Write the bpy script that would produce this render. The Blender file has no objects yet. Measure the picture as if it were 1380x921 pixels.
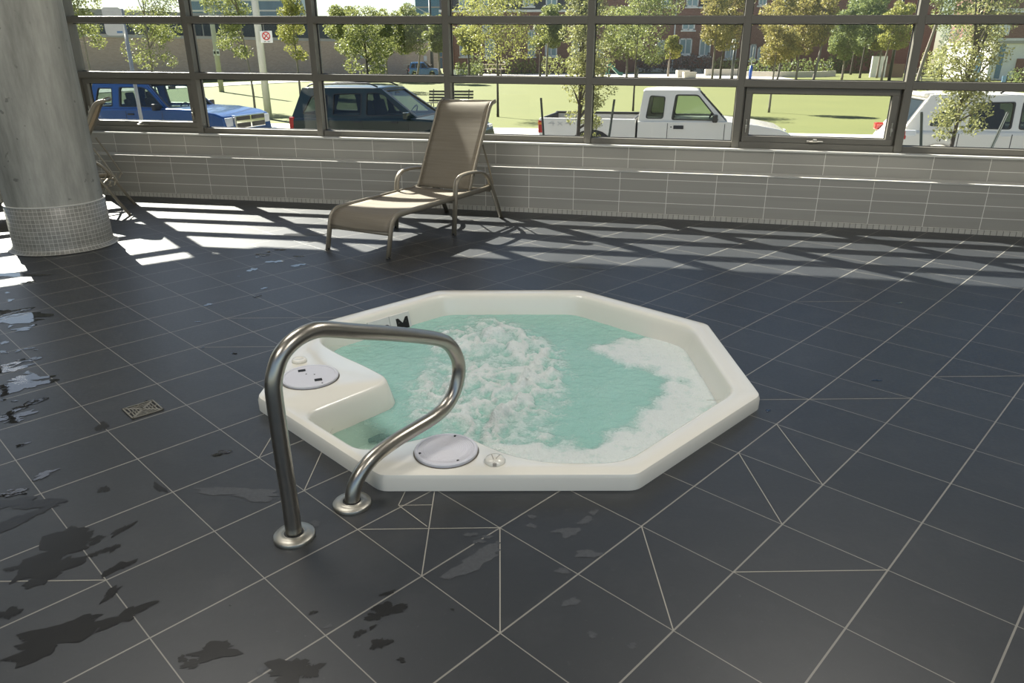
import bpy, bmesh, math, random
import numpy as np
from mathutils import Vector, Matrix, noise, geometry
random.seed(7); R = math.radians; PI = math.pi
scene = bpy.context.scene; COL = scene.collection

# ------------------------------------------------------------------ camera, sky, sun, exposure
EYE = 1.45; FPX = 968.3; PITCH = 0.3728; ROLL = -0.0025
cam_d = bpy.data.cameras.new('camera'); cam = bpy.data.objects.new('camera', cam_d); COL.objects.link(cam)
cam_d.sensor_width = 36; cam_d.lens = 36 * FPX / 1380; cam_d.clip_end = 600; cam_d.clip_start = 0.05
_F = Vector((0, math.cos(PITCH), -math.sin(PITCH))); _U = Vector((0, math.sin(PITCH), math.cos(PITCH))); _X = Vector((1, 0, 0))
AX = _X * math.cos(ROLL) + _U * math.sin(ROLL); AU = -_X * math.sin(ROLL) + _U * math.cos(ROLL)
cam.matrix_world = Matrix(((AX.x, AU.x, -_F.x, 0), (AX.y, AU.y, -_F.y, 0), (AX.z, AU.z, -_F.z, EYE), (0, 0, 0, 1)))
scene.camera = cam
vs = scene.view_settings; vs.view_transform = 'Standard'; vs.look = 'None'; vs.gamma = 1; vs.use_curve_mapping = False
vs.exposure = 0.0
scene.cycles.transparent_max_bounces = 24
SUN_AZ, SUN_EL = R(-52), R(39)                       # the way the light travels, and its height
sun_to = Vector((math.cos(SUN_AZ) * math.cos(SUN_EL), math.sin(SUN_AZ) * math.cos(SUN_EL), -math.sin(SUN_EL)))
sd = bpy.data.lights.new('sun', 'SUN'); sd.energy = 23; sd.angle = R(0.55); sd.color = (1, .95, .86)
sun = bpy.data.objects.new('sun', sd); COL.objects.link(sun); sun.rotation_euler = sun_to.to_track_quat('-Z', 'Y').to_euler()
w = bpy.data.worlds.new('sky'); scene.world = w; w.use_nodes = True
nt = w.node_tree; sky = nt.nodes.new('ShaderNodeTexSky'); sky.sky_type = 'NISHITA'; sky.sun_disc = False
sky.sun_elevation = SUN_EL; sky.sun_rotation = math.atan2(-sun_to.x, -sun_to.y); sky.air_density = 1.0; sky.dust_density = 0.5; sky.ozone_density = 1.2
nt.nodes['Background'].inputs[1].default_value = 0.15
nt.links.new(sky.outputs[0], nt.nodes['Background'].inputs[0])
LAMP_W = 58                                         # watts of each ceiling luminaire

def ray(u, v): return AX * ((u - 690) / FPX) + AU * ((460.5 - v) / FPX) + _F
def un(u, v, z=0.0):
    d = ray(u, v); t = (z - EYE) / d.z; return Vector((0, 0, EYE)) + d * t
def aty(u, v, y):
    d = ray(u, v); return Vector((0, 0, EYE)) + d * (y / d.y)

# ------------------------------------------------------------------ materials
MATS = {}
class NT:
    def __init__(s, name):
        s.m = bpy.data.materials.new(name); s.m.use_nodes = True; s.t = s.m.node_tree; s.b = s.t.nodes['Principled BSDF']; s.o = s.t.nodes['Material Output']
    def n(s, typ, **k):
        x = s.t.nodes.new('ShaderNode' + typ)
        for a, b in k.items():
            if a.startswith('i'):
                key = a[1:]; x.inputs[int(key) if key.isdigit() else key.replace('_', ' ')].default_value = b
            else: setattr(x, a, b)
        return x
    def l(s, a, b): s.t.links.new(a, b)
    def set(s, col=None, rough=None, metal=None, **k):
        if col is not None: s.b.inputs['Base Color'].default_value = (*col, 1)
        if rough is not None: s.b.inputs['Roughness'].default_value = rough
        if metal is not None: s.b.inputs['Metallic'].default_value = metal
        for a, b in k.items(): s.b.inputs[a.replace('_', ' ')].default_value = b
        return s
    def math(s, op, a, b=None, c=None):
        x = s.n('Math', operation=op)
        for i, v in enumerate((a, b, c)):
            if v is None: continue
            if isinstance(v, (int, float)): x.inputs[i].default_value = v
            else: s.l(v, x.inputs[i])
        return x.outputs[0]
    def mix(s, fac, a, b):
        x = s.n('Mix', data_type='RGBA')
        for i, v in ((0, fac), (6, a), (7, b)):
            if isinstance(v, (int, float)): x.inputs[i].default_value = v
            elif isinstance(v, tuple): x.inputs[i].default_value = (*v[:3], 1)
            else: s.l(v, x.inputs[i])
        return x.outputs[2]
    def ramp(s, fac, stops):
        x = s.n('ValToRGB'); e = x.color_ramp.elements
        while len(e) < len(stops): e.new(0.5)
        for q, (p, c) in zip(e, stops):
            q.position = p; q.color = (c, c, c, 1) if isinstance(c, (int, float)) else (*c, 1)
        s.l(fac, x.inputs[0]); return x.outputs[0]
    def noise(s, scale, detail=4, rough=.55, coord=None, vec=None):
        x = s.n('TexNoise', iScale=scale, iDetail=detail, iRoughness=rough)
        if vec is None: vec = s.n('TexCoord').outputs[coord or 'Object']
        s.l(vec, x.inputs[0]); return x.outputs[0]
    def bump(s, h, strength=.2, dist=.01):
        x = s.n('Bump', iStrength=strength, iDistance=dist); s.l(h, x.inputs['Height']); s.l(x.outputs[0], s.b.inputs['Normal'])
def mat(name, col, rough=.5, metal=0., var=.12, scale=6, bump=0., **k):
    """a plain surface with a slight procedural variation of its own colour"""
    if name in MATS: return MATS[name]
    s = NT(name).set(col, rough, metal, **k)
    f = s.noise(scale)
    s.l(s.mix(f, tuple(c * (1 - var) for c in col), tuple(min(1, c * (1 + var)) for c in col)), s.b.inputs['Base Color'])
    if bump: s.bump(s.noise(scale * 8), bump, .01)
    MATS[name] = s.m; return s.m
def glass(name, tint=(.96, .98, .97), refl=.06, veil=None):
    if name in MATS: return MATS[name]
    s = NT(name); s.t.nodes.remove(s.b)
    tr = s.n('BsdfTransparent'); tr.inputs[0].default_value = (*tint, 1)
    gl = s.n('BsdfGlossy', iRoughness=.01)
    fr = s.n('LayerWeight', iBlend=.5); mx = s.n('MixShader')
    f = s.math('MULTIPLY_ADD', s.math('POWER', fr.outputs[1], 5.), .5, refl * .5)
    s.l(f, mx.inputs[0]); s.l(tr.outputs[0], mx.inputs[1]); s.l(gl.outputs[0], mx.inputs[2])
    s.l(mx.outputs[0], s.o.inputs[0]); MATS[name] = s.m; return s.m

# ------------------------------------------------------------------ object helpers
def put(name, mesh, m=None, parent=None, smooth=False):
    o = bpy.data.objects.new(name, mesh); COL.objects.link(o)
    if m is not None:
        for q in (m if isinstance(m, (list, tuple)) else [m]): mesh.materials.append(q)
    if parent is not None: o.parent = parent
    if smooth:
        for p in mesh.polygons: p.use_smooth = True
    return o
def obj(name, bm, m, parent=None, smooth=False, bevel=0., segs=2, solid=0., auto=None):
    bmesh.ops.recalc_face_normals(bm, faces=bm.faces)
    me = bpy.data.meshes.new(name); bm.to_mesh(me); bm.free()
    o = put(name, me, m, parent, smooth)
    if solid: q = o.modifiers.new('s', 'SOLIDIFY'); q.thickness = solid; q.offset = 0
    if bevel: q = o.modifiers.new('b', 'BEVEL'); q.width = bevel; q.segments = segs; q.limit_method = 'ANGLE'; q.angle_limit = R(35); q.harden_normals = False
    if auto: me.shade_smooth() if hasattr(me, 'shade_smooth') else None; me.set_sharp_from_angle(angle=R(auto)) if hasattr(me, 'set_sharp_from_angle') else None
    return o
def tag(o, label, cat, group=None, kind=None):
    o['label'] = label; o['category'] = cat
    if group: o['group'] = group
    if kind: o['kind'] = kind
    return o
def struct(o): o['kind'] = 'structure'; return o
def thing(name, label, cat, loc=(0, 0, 0), rz=0., group=None):
    o = bpy.data.objects.new(name, None); COL.objects.link(o); o.empty_display_size = .1
    o.location = loc; o.rotation_euler = (0, 0, rz); return tag(o, label, cat, group)
def B(): return bmesh.new()
def box(bm, x0, x1, y0, y1, z0, z1, mtx=None):
    v = [bm.verts.new(p) for p in ((x0, y0, z0), (x1, y0, z0), (x1, y1, z0), (x0, y1, z0), (x0, y0, z1), (x1, y0, z1), (x1, y1, z1), (x0, y1, z1))]
    for f in ((0, 3, 2, 1), (4, 5, 6, 7), (0, 1, 5, 4), (1, 2, 6, 5), (2, 3, 7, 6), (3, 0, 4, 7)): bm.faces.new([v[i] for i in f])
    if mtx is not None: bmesh.ops.transform(bm, matrix=mtx, verts=v)
    return v
def boxc(bm, c, s, rz=0., rx=0., ry=0.):
    m = Matrix.Translation(c) @ Matrix.Rotation(rz, 4, 'Z') @ Matrix.Rotation(ry, 4, 'Y') @ Matrix.Rotation(rx, 4, 'X')
    return box(bm, -s[0] / 2, s[0] / 2, -s[1] / 2, s[1] / 2, -s[2] / 2, s[2] / 2, m)
def tube(bm, pts, r, seg=10, closed=False, flat=None):
    """sweep a circle (or an ellipse: flat = (side, up) radii) along pts"""
    P = [Vector(p) for p in pts]; n = len(P); rings = []
    rr = r if isinstance(r, (list, tuple)) else [r] * n
    T = [((P[(i + 1) % n] - P[i - 1]) if closed or 0 < i < n - 1 else (P[1] - P[0] if i == 0 else P[-1] - P[-2])).normalized() for i in range(n)]
    N = T[0].orthogonal().normalized()
    if flat is not None: N = (T[0].cross(Vector((0, 0, 1)))).normalized() if abs(T[0].z) < .99 else Vector((1, 0, 0))
    for i in range(n):
        if i: N = (T[i - 1].rotation_difference(T[i]) @ N).normalized()
        Bn = T[i].cross(N)
        a, b = (rr[i], rr[i]) if flat is None else flat
        rings.append([bm.verts.new(P[i] + N * (a * math.cos(2 * PI * k / seg)) + Bn * (b * math.sin(2 * PI * k / seg))) for k in range(seg)])
    for i in range(n if closed else n - 1):
        A, C = rings[i], rings[(i + 1) % n]
        for k in range(seg): bm.faces.new((A[k], A[(k + 1) % seg], C[(k + 1) % seg], C[k]))
    if not closed: bm.faces.new(rings[0][::-1]); bm.faces.new(rings[-1])
def lathe(bm, prof, seg=32, mtx=None, cap=True):
    rings = []; new = []
    for r_, z in prof:
        g = [bm.verts.new((r_ * math.cos(2 * PI * k / seg), r_ * math.sin(2 * PI * k / seg), z)) for k in range(seg)]; rings.append(g); new += g
    for A, C in zip(rings, rings[1:]):
        for k in range(seg): bm.faces.new((A[k], A[(k + 1) % seg], C[(k + 1) % seg], C[k]))
    if cap: bm.faces.new(rings[0][::-1]); bm.faces.new(rings[-1])
    if mtx is not None: bmesh.ops.transform(bm, matrix=mtx, verts=new)
def prism(bm, poly, d0, d1, plane='XZ', mtx=None):
    """extrude a 2-D outline between two depths"""
    f = (lambda p, d: (p[0], d, p[1])) if plane == 'XZ' else (lambda p, d: (p[0], p[1], d))
    A = [bm.verts.new(f(p, d0)) for p in poly]; C = [bm.verts.new(f(p, d1)) for p in poly]; n = len(poly)
    bm.faces.new(A); bm.faces.new(C[::-1])
    for i in range(n): bm.faces.new((A[i], C[i], C[(i + 1) % n], A[(i + 1) % n]))
    if mtx is not None: bmesh.ops.transform(bm, matrix=mtx, verts=A + C)
def fillet(pts, r, n=6):
    """round the inner corners of an open polyline"""
    P = [Vector(p) for p in pts]; out = [P[0]]
    for i in range(1, len(P) - 1):
        a = P[i - 1] - P[i]; c = P[i + 1] - P[i]; ri = r[i] if isinstance(r, (list, tuple)) else r
        d = min(ri, a.length * .49, c.length * .49); p0 = P[i] + a.normalized() * d; p1 = P[i] + c.normalized() * d
        for k in range(n + 1):
            t = k / n; out.append(p0 * (1 - t) ** 2 + P[i] * 2 * t * (1 - t) + p1 * t * t)
    out.append(P[-1]); return out
def fillet_closed(pts, r, n=5):
    P = [Vector(p) for p in pts]; m = len(P); out = []
    for i in range(m):
        a = P[i - 1] - P[i]; c = P[(i + 1) % m] - P[i]; ri = r[i] if isinstance(r, (list, tuple)) else r
        d = min(ri, a.length * .49, c.length * .49); p0 = P[i] + a.normalized() * d; p1 = P[i] + c.normalized() * d
        for k in range(n + 1):
            t = k / n; out.append(p0 * (1 - t) ** 2 + P[i] * 2 * t * (1 - t) + p1 * t * t)
    return out
def catmull(pts, n=6):
    P = [Vector(p) for p in pts]; P = [P[0] * 2 - P[1]] + P + [P[-1] * 2 - P[-2]]; out = []
    for i in range(1, len(P) - 2):
        a, b, c, d = P[i - 1:i + 3]
        for k in range(n):
            t = k / n; out.append(.5 * (2 * b + (c - a) * t + (2 * a - 5 * b + 4 * c - d) * t * t + (3 * b - a - 3 * c + d) * t ** 3))
    out.append(P[-2]); return out
def offset_poly(P, d):
    """inward offset of a counter-clockwise closed 2-D polygon"""
    n = len(P); out = []
    for i in range(n):
        a = (P[i] - P[i - 1]); b = (P[(i + 1) % n] - P[i])
        if a.length < 1e-7: a = b
        if b.length < 1e-7: b = a
        na = Vector((-a.y, a.x)).normalized(); nb = Vector((-b.y, b.x)).normalized(); m = na + nb
        m = m / max(m.length_squared, .3) * 2
        out.append(P[i] + m * d)
    return out
def copy_tree(o, parent=None):
    c = o.copy(); COL.objects.link(c)
    if parent is not None: c.parent = parent
    for ch in [q for q in bpy.data.objects if q.parent == o and q != c]: copy_tree(ch, c)
    return c
def inside(p, poly):
    c = False; j = len(poly) - 1
    for i in range(len(poly)):
        a, b = poly[i], poly[j]
        if (a[1] > p[1]) != (b[1] > p[1]) and p[0] < (b[0] - a[0]) * (p[1] - a[1]) / (b[1] - a[1]) + a[0]: c = not c
        j = i
    return c

# ================================================================== THE HALL
def V2(*p): return Vector(p)
GL = [V2(-8.5, 6.12), V2(-7.33, 7.02), V2(-6.18, 7.92), V2(-5.03, 8.82), V2(-3.547, 8.519), V2(-2.105, 8.206), V2(-.664, 7.874), V2(.764, 7.525),
      V2(2.16, 7.166), V2(3.549, 6.79), V2(4.93, 6.39), V2(6.3, 5.98)]       # front line of the mullions
def zt(x, z): return z * (1 - .0075 * (x - .3))
def off_line(L, d):                                                        # + = outward (to the left of the walking direction)
    out = []
    for i, p in enumerate(L):
        a = (L[i] - L[i - 1]).normalized() if i else (L[1] - L[0]).normalized()
        b = (L[i + 1] - L[i]).normalized() if i < len(L) - 1 else a
        na, nb = Vector((-a.y, a.x)), Vector((-b.y, b.x)); m = na + nb; m = m / m.length_squared * 2
        out.append(p + m * d)
    return out
def s_at(L, p):
    best = None; s = 0
    for a, b in zip(L, L[1:]):
        t = max(0, min(1, (p - a).dot(b - a) / (b - a).length_squared)); d = (a + (b - a) * t - p).length
        if best is None or d < best[0]: best = (d, s + t * (b - a).length)
        s += (b - a).length
    return best[1]
def wall_strip(name, d0, d1, z0, z1, m, phase=None, tilt=True, L=GL, top_mat=False):
    F, K = off_line(L, d0), off_line(L, d1); bm = B(); uv = bm.loops.layers.uv.new('UVMap'); s = 0
    sp = s_at(F, phase) if phase is not None else 0
    zz = (lambda p, z: zt(p.x, z)) if tilt else (lambda p, z: z)
    rows = [[bm.verts.new((p.x, p.y, zz(p, z))) for p, z in ((f, z0), (f, z1), (k, z1), (k, z0))] for f, k in zip(F, K)]
    for i in range(len(F) - 1):
        d = (F[i + 1] - F[i]).length; A, C = rows[i], rows[i + 1]
        for k in range(4):
            f = bm.faces.new((A[k], A[(k + 1) % 4], C[(k + 1) % 4], C[k])); f.material_index = 1 if (k == 1 and top_mat) else 0
            zs = {0: (z0, z1), 1: (z1, z1 + .3), 2: (z1, z0), 3: (z0, z0 - .3)}[k]
            for lp, (u_, v_) in zip(f.loops, ((s, zs[0]), (s, zs[1]), (s + d, zs[1]), (s + d, zs[0]))): lp[uv].uv = (u_ - sp, v_)
        s += d
    bm.faces.new(rows[0][::-1]); bm.faces.new(rows[-1])
    return struct(obj(name, bm, m))
def tile_mat(name, col, grout, tw, rows, gw=.0032, rough=.32, var=.05):
    """flat glazed tiles on the UV map: joints every tw along u, and at the given heights"""
    s = NT(name).set(rough=rough); uv = s.n('UVMap').outputs[0]; x = s.n('SeparateXYZ'); s.l(uv, x.inputs[0])
    fu = s.math('FRACT', s.math('DIVIDE', x.outputs[0], tw)); du = s.math('MULTIPLY', s.math('MINIMUM', fu, s.math('SUBTRACT', 1., fu)), tw)
    d = du
    for r_ in rows: d = s.math('MINIMUM', d, s.math('ABSOLUTE', s.math('SUBTRACT', x.outputs[1], r_)))
    g = s.math('LESS_THAN', d, gw / 2)
    cell = s.n('TexWhiteNoise', noise_dimensions='2D'); cb = s.n('CombineXYZ'); s.l(s.math('FLOOR', s.math('DIVIDE', x.outputs[0], tw)), cb.inputs[0]); s.l(s.math('FLOOR', s.math('DIVIDE', x.outputs[1], .11)), cb.inputs[1]); s.l(cb.outputs[0], cell.inputs[0])
    base = s.mix(cell.outputs[0], tuple(c * (1 - var) for c in col), tuple(c * (1 + var) for c in col))
    s.l(s.mix(g, base, grout), s.b.inputs['Base Color']); s.l(s.math('MULTIPLY_ADD', g, .4, rough), s.b.inputs['Roughness'])
    s.bump(s.math('SUBTRACT', 1., g), .3, .002); return s.m
GREY, GROUT = (.35, .335, .30), (.80, .78, .72)
M_low = tile_mat('wall tile', GREY, GROUT, .4573, (.04, .15, .26, .375), gw=.005)
M_up = tile_mat('wall tile upper', GREY, GROUT, .4573, (.535,), gw=.005)
M_cove = tile_mat('cove tile', (.50, .48, .43), (.2, .19, .17), .05, (.042,), gw=.006)
M_cap = mat('ledge cap', (.62, .61, .57), .35, var=.04)
M_frame = mat('bronze grey frame', (.15, .14, .118), .42, var=.05, scale=3)
M_gasket = mat('black gasket', (.015, .015, .015), .6)
M_glass = glass('window glass', (.95, .965, .955), .05)
M_white = mat('painted plaster', (.62, .61, .58), .8, var=.04)
M_steel = mat('brushed steel', (.44, .415, .37), .30, 1., var=.1, scale=30)
wall_strip('wall_back', -.30, .14, 0, .445, [M_low, M_cap], phase=V2(.62, 7.252), top_mat=True)
wall_strip('wall_back', -.07, .14, .445, .65, [M_up, M_cap], phase=V2(.72, 7.45), top_mat=True)
wall_strip('baseboard_back', -.318, -.30, 0, .041, M_cove)
wall_strip('trim_1', -.09, .14, .65, .666, M_cap)
wall_strip('trim_2', -.305, -.30, .437, .447, mat('tile edge strip', (.5, .49, .45), .3))

# ---- glazed bays: each window owns its left mullion, transoms, panes and any opening sash
TR = (1.265, 1.82, 2.41, 3.0, 3.58, 4.12)
def bay_box(bm, a, b, t0, t1, d0, d1, z0, z1):
    """box in a bay: t along the bay in metres from a, d outward, z up (sheared with the wall)"""
    e = (b - a).normalized(); n = Vector((-e.y, e.x)); c = []
    for z in (z0, z1):
        for t, d in ((t0, d0), (t1, d0), (t1, d1), (t0, d1)):
            p = a + e * t + n * d; c.append(bm.verts.new((p.x, p.y, zt(p.x, z))))
    for f in ((0, 3, 2, 1), (4, 5, 6, 7), (0, 1, 5, 4), (1, 2, 6, 5), (2, 3, 7, 6), (3, 0, 4, 7)): bm.faces.new([c[i] for i in f])
MW = .034
for k, (a, b) in enumerate(zip(GL, GL[1:])):
    W = struct(thing('window_%d' % (k + 1), '', 'window')); del W['category']; del W['label']
    ln = (b - a).length; x0, x1 = MW, ln - MW
    bm = B(); hw = .055 if k == 3 else MW
    bay_box(bm, a, b, -hw, hw, 0, .135, .666, 4.2); obj('mullion', bm, M_frame, W, bevel=.004)
    bm = B(); bay_box(bm, a, b, x0, x1, .022, .12, .666, .724); obj('bottom_rail', bm, M_frame, W, bevel=.004)
    opening = k in (3, 8)
    for j, z in enumerate(TR):
        bm = B(); bay_box(bm, a, b, x0 - .01, x1 + .004, -.005, .12, z - .033, z + .033); obj('transom', bm, M_frame, W, bevel=.004)
    lv = [.724] + [z for z in TR]
    for j in range(6):
        z0 = lv[j] + (.033 if j else 0); z1 = lv[j + 1] - .033
        if j == 0 and opening:
            sw = .058; bm = B()                                           # opening sash set back in the bay
            for q in ((x0 + .02, x1 - .02, z0, z0 + sw), (x0 + .02, x1 - .02, z1 - sw, z1), (x0 + .02, x0 + .02 + sw, z0 + sw, z1 - sw), (x1 - .02 - sw, x1 - .02, z0 + sw, z1 - sw)):
                bay_box(bm, a, b, q[0], q[1], .035, .10, q[2], q[3])
            for q in ((x0, x0 + .02, z0, z1), (x1 - .02, x1, z0, z1)): bay_box(bm, a, b, q[0], q[1], .07, .12, q[2], q[3])
            S = obj('sash', bm, M_frame, W, bevel=.004)
            mid = (x0 + x1) / 2; bm = B()
            bay_box(bm, a, b, mid - .075, mid + .075, .018, .035, z0 + .012, z0 + .03); bay_box(bm, a, b, mid - .05, mid + .03, -.005, .02, z0 + .016, z0 + .028)
            bay_box(bm, a, b, mid - .02, mid + .015, -.012, .02, z0 + .024, z0 + .045)
            obj('crank_handle', bm, M_steel, S, bevel=.004)
            for t in (x0 + .045, x1 - .05):
                bm = B(); bay_box(bm, a, b, t, t + .012, .02, .035, z0 + .09, z0 + .21); bay_box(bm, a, b, t - .004, t + .016, .005, .03, z0 + .13, z0 + .16); obj('latch', bm, M_steel, S, bevel=.003)
            px0, px1, pz0, pz1 = x0 + .02 + sw, x1 - .02 - sw, z0 + sw, z1 - sw
        else: px0, px1, pz0, pz1 = x0, x1, z0, z1
        bm = B(); g = .007
        for q in ((px0, px0 + g, pz0, pz1), (px1 - g, px1, pz0, pz1), (px0, px1, pz0, pz0 + g), (px0, px1, pz1 - g, pz1)): bay_box(bm, a, b, q[0], q[1], .082, .096, q[2], q[3])
        obj('gasket', bm, M_gasket, W)
        bm = B(); bay_box(bm, a, b, px0 + .001, px1 - .001, .086, .092, pz0 + .001, pz1 - .001); obj('pane', bm, M_glass, W)

# ---- floor with the octagonal opening of the spa
SC = V2(-.0145, 3.344); AP = 1.121
def octa(ap): return [V2(SC.x + ap / math.cos(PI / 8) * math.cos(PI / 8 + k * PI / 4), SC.y + ap / math.cos(PI / 8) * math.sin(PI / 8 + k * PI / 4)) for k in range(8)]
YAW = .8008; TS = .3343; P0 = V2(.671, 1.7775); E1 = V2(math.cos(YAW), math.sin(YAW)); E2 = V2(math.sin(YAW), -math.cos(YAW))
def G(i, j): return P0 + E1 * (TS * i) + E2 * (TS * j)
def floor_mat():
    s = NT('slate floor tile'); uv = s.n('UVMap').outputs[0]; x = s.n('SeparateXYZ'); s.l(uv, x.inputs[0])
    def line(o, w_):
        f = s.math('FRACT', x.outputs[o]); return s.math('LESS_THAN', s.math('MULTIPLY', s.math('MINIMUM', f, s.math('SUBTRACT', 1., f)), TS), w_ / 2)
    g = s.math('MAXIMUM', line(1, .0052), line(0, .0032))
    wn = s.n('TexWhiteNoise', noise_dimensions='2D'); cb = s.n('CombineXYZ'); s.l(s.math('FLOOR', x.outputs[0]), cb.inputs[0]); s.l(s.math('FLOOR', x.outputs[1]), cb.inputs[1]); s.l(cb.outputs[0], wn.inputs[0])
    fine = s.noise(60, 6, .7); big = s.noise(1.3, 5, .6); cloud = s.noise(5, 6, .65)
    c = s.mix(wn.outputs[0], (.0185, .021, .0245), (.0255, .028, .0315))
    c = s.mix(s.math('MULTIPLY', s.ramp(cloud, [(.5, 0.), (.75, 1.)]), .35), c, (.05, .051, .053))
    c = s.mix(s.math('MULTIPLY', s.ramp(fine, [(.62, 0.), (.8, 1.)]), .5), c, (.12, .12, .12))
    gc = s.mix(big, (.20, .19, .165), (.28, .265, .23))
    s.l(s.mix(g, c, gc), s.b.inputs['Base Color'])
    s.l(s.math('MULTIPLY_ADD', fine, .16, .33), s.b.inputs['Roughness'])
    s.b.inputs['Specular IOR Level'].default_value = .7
    h = s.math('ADD', s.math('MULTIPLY', g, -1.), s.math('MULTIPLY', s.noise(45, 5, .6), .35)); s.bump(h, .25, .003); return s.m
M_floor = floor_mat(); M_grout = mat('floor grout', (.36, .34, .29), .7)
M_dry = mat('dried water mark', (.058, .061, .066), .5, var=.35, scale=90)
M_wetst = mat('wet slate', (.012, .012, .0122), .28, var=.2)
bm = B(); uv = bm.loops.layers.uv.new('UVMap')
outer = off_line(GL, .1); ring = [V2(-9.2, 5.6), V2(-9.2, -4)] + [V2(7.6, -4), V2(7.6, 5.6)]
poly = outer[::-1] + [ring[0], ring[1], ring[2], ring[3]]
hole = octa(1.085)
vl = [bm.verts.new((p.x, p.y, 0)) for p in poly + hole]
for t in geometry.tessellate_polygon([[Vector((p.x, p.y, 0)) for p in poly], [Vector((p.x, p.y, 0)) for p in hole]]):
    try: f = bm.faces.new([vl[i] for i in t])
    except ValueError: pass
def strip(a, b, w_, mi, z=.0006):
    d = (b - a).normalized(); n = V2(-d.y, d.x) * (w_ / 2)
    f = bm.faces.new([bm.verts.new((p.x, p.y, z)) for p in (a + n, a - n, b - n, b + n)]); f.material_index = mi
mp = lambda u, v: V2(*un(u, v)[:2])
DIAG = [((2, -1), (1, 0)), ((3, -1), (2, 0)), ((0, 0), (1, 1)), ((0, -1), (-1, 0)), ((-1, -2), (-2, -1)), ((-1, -2), (-2, -3)), ((-2, -2), (-1, -3)), ((-2, -5), (-1, -6)),
        ((-2, -4), (-1, -5)), ((4, -1), (5, 0)), ((4, -1), (3, -2)), ((-4, -4), (-5, -5)), ((-5, -5), (-6, -6)), ((-1, -9), (0, -8)), ((0, -8), (1, -7)), ((0, -10), (1, -9)), ((1, -9), (2, -8)), ((6, 0), (7, 1)), ((7, 1), (8, 2)), ((8, -3), (9, -2))]
for a, b in DIAG: strip(G(*a), G(*b), .0034, 1)
c_ = mp(537, 681.5); strip(c_, mp(582, 681), .003, 1); strip(c_, mp(575.5, 710), .003, 1); strip(c_, mp(546, 663), .003, 1)
def blob(c, r, mi, asp=1., ang=0., z=.0009, jag=.35, n=26, seed=0):
    z += seed * 2.5e-6; n = max(n, 44); rnd = random.Random(seed); ph = [rnd.uniform(0, 6.28) for _ in range(6)]; vs_ = []
    for k in range(n):
        t = 2 * PI * k / n; q = r * (1 + jag * (.5 * math.sin(2 * t + ph[0]) + .3 * math.sin(3 * t + ph[1]) + .3 * math.sin(5 * t + ph[2]) + .2 * math.sin(7 * t + ph[3]) + .16 * math.sin(12 * t + ph[4]) + .12 * math.sin(19 * t + ph[5])))
        x, y = q * math.cos(t) * asp, q * math.sin(t); vs_.append(bm.verts.new((c.x + x * math.cos(ang) - y * math.sin(ang), c.y + x * math.sin(ang) + y * math.cos(ang), z)))
    f = bm.faces.new(vs_); f.material_index = mi
# dried bare-foot marks in front of the spa, and wet marks on the near tiles
sd_ = 0
for (u, v, r, asp, an) in ((640, 757, .045, 2.6, .7), (628, 766, .03, 2, .5), (655, 742, .022, 1.5, .3), (668, 742, .014, 1, 0), (648, 730, .012, 1.6, .3), (640, 731, .010, 1, 0), (634, 721, .014, 1.8, .2), (657, 724, .013, 1.4, 0), (671, 732, .009, 1, 0),
                           (717, 697, .016, 1, .6), (716, 709, .016, 1.2, .1), (768, 718, .03, 1.3, 1.), (755, 716, .016, 1.7, .2), (790, 702, .022, 1.5, .5), (800, 691, .016, 1.5, .2), (792, 747, .028, 1.5, .1), (758, 770, .018, 1.4, .3), (770, 812, .022, 1.3, .2),
                           (798, 856, .012, 1.6, -.6), (852, 871, .012, 1.2, 0), (442, 845, .008, 1.6, .4), (352, 905, .014, 1, .5), (300, 662, .03, 4.2, -.1), (345, 667, .04, 3, -.15), (500, 650, .012, 2, .4), (425, 706, .02, 1, .5)):
    sd_ += 1; blob(mp(u, v), r * .8, 2, asp, an, seed=sd_, jag=.45)
for (u, v, r, asp, an) in ((290, 878, .035, 2.3, .35), (265, 893, .022, 2, .3), (246, 889, .013, 1.4, 0), (525, 821, .03, 2.0, .35), (508, 830, .02, 2.2, .2), (484, 854, .016, 1.2, .3), (512, 868, .022, 1.6, .8), (502, 846, .008, 1.6, 1.3), (541, 890, .011, 1.1, 0), (523, 800, .012, 1.8, .5),
                           (390, 905, .05, 1.6, .3), (418, 905, .03, 1.3, 1.2), (422, 826, .010, 1.2, .3), (610, 822, .006, 1, 0), (310, 817, .004, 1, 0), (138, 575, .03, 1.7, -.7),
                           (75, 742, .10, 1.5, 1.1), (70, 770, .07, 1.2, 1.3), (100, 733, .045, 1.4, 1.2), (130, 728, .02, 1.8, 1.), (165, 714, .02, 2.2, 1.1), (150, 740, .018, 2, 1.), (160, 765, .025, 2.2, .6), (128, 747, .015, 1.6, 1.2), (20, 680, .06, 2.8, .1), (28, 700, .04, 3, .7), (90, 850, .05, 3, .5), (60, 870, .05, 2.4, .5),
                           (165, 832, .035, 2.5, .6), (150, 800, .02, 2, 1.2), (8, 828, .03, 1.6, 0), (15, 767, .015, 1.4, 1), (215, 658, .02, 2.2, -.7), (140, 660, .03, .7, .3), (795, 361, .05, 3.5, -.1), (395, 318, .10, 3, .1), (425, 325, .06, 2, .0)):
    sd_ += 1; blob(mp(u, v), r * .75, 3, asp, an, z=.0011, seed=sd_, jag=.6)
for f in bm.faces:
    for lp in f.loops:
        q = V2(lp.vert.co.x, lp.vert.co.y) - P0; lp[uv].uv = (q.dot(E1) / TS, q.dot(E2) / TS)
for f in bm.faces:
    if f.normal.z < 0: f.normal_flip()
me = bpy.data.meshes.new('floor'); bm.to_mesh(me); bm.free()
FL = struct(put('floor', me, [M_floor, M_grout, M_dry, M_wetst]))
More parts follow.
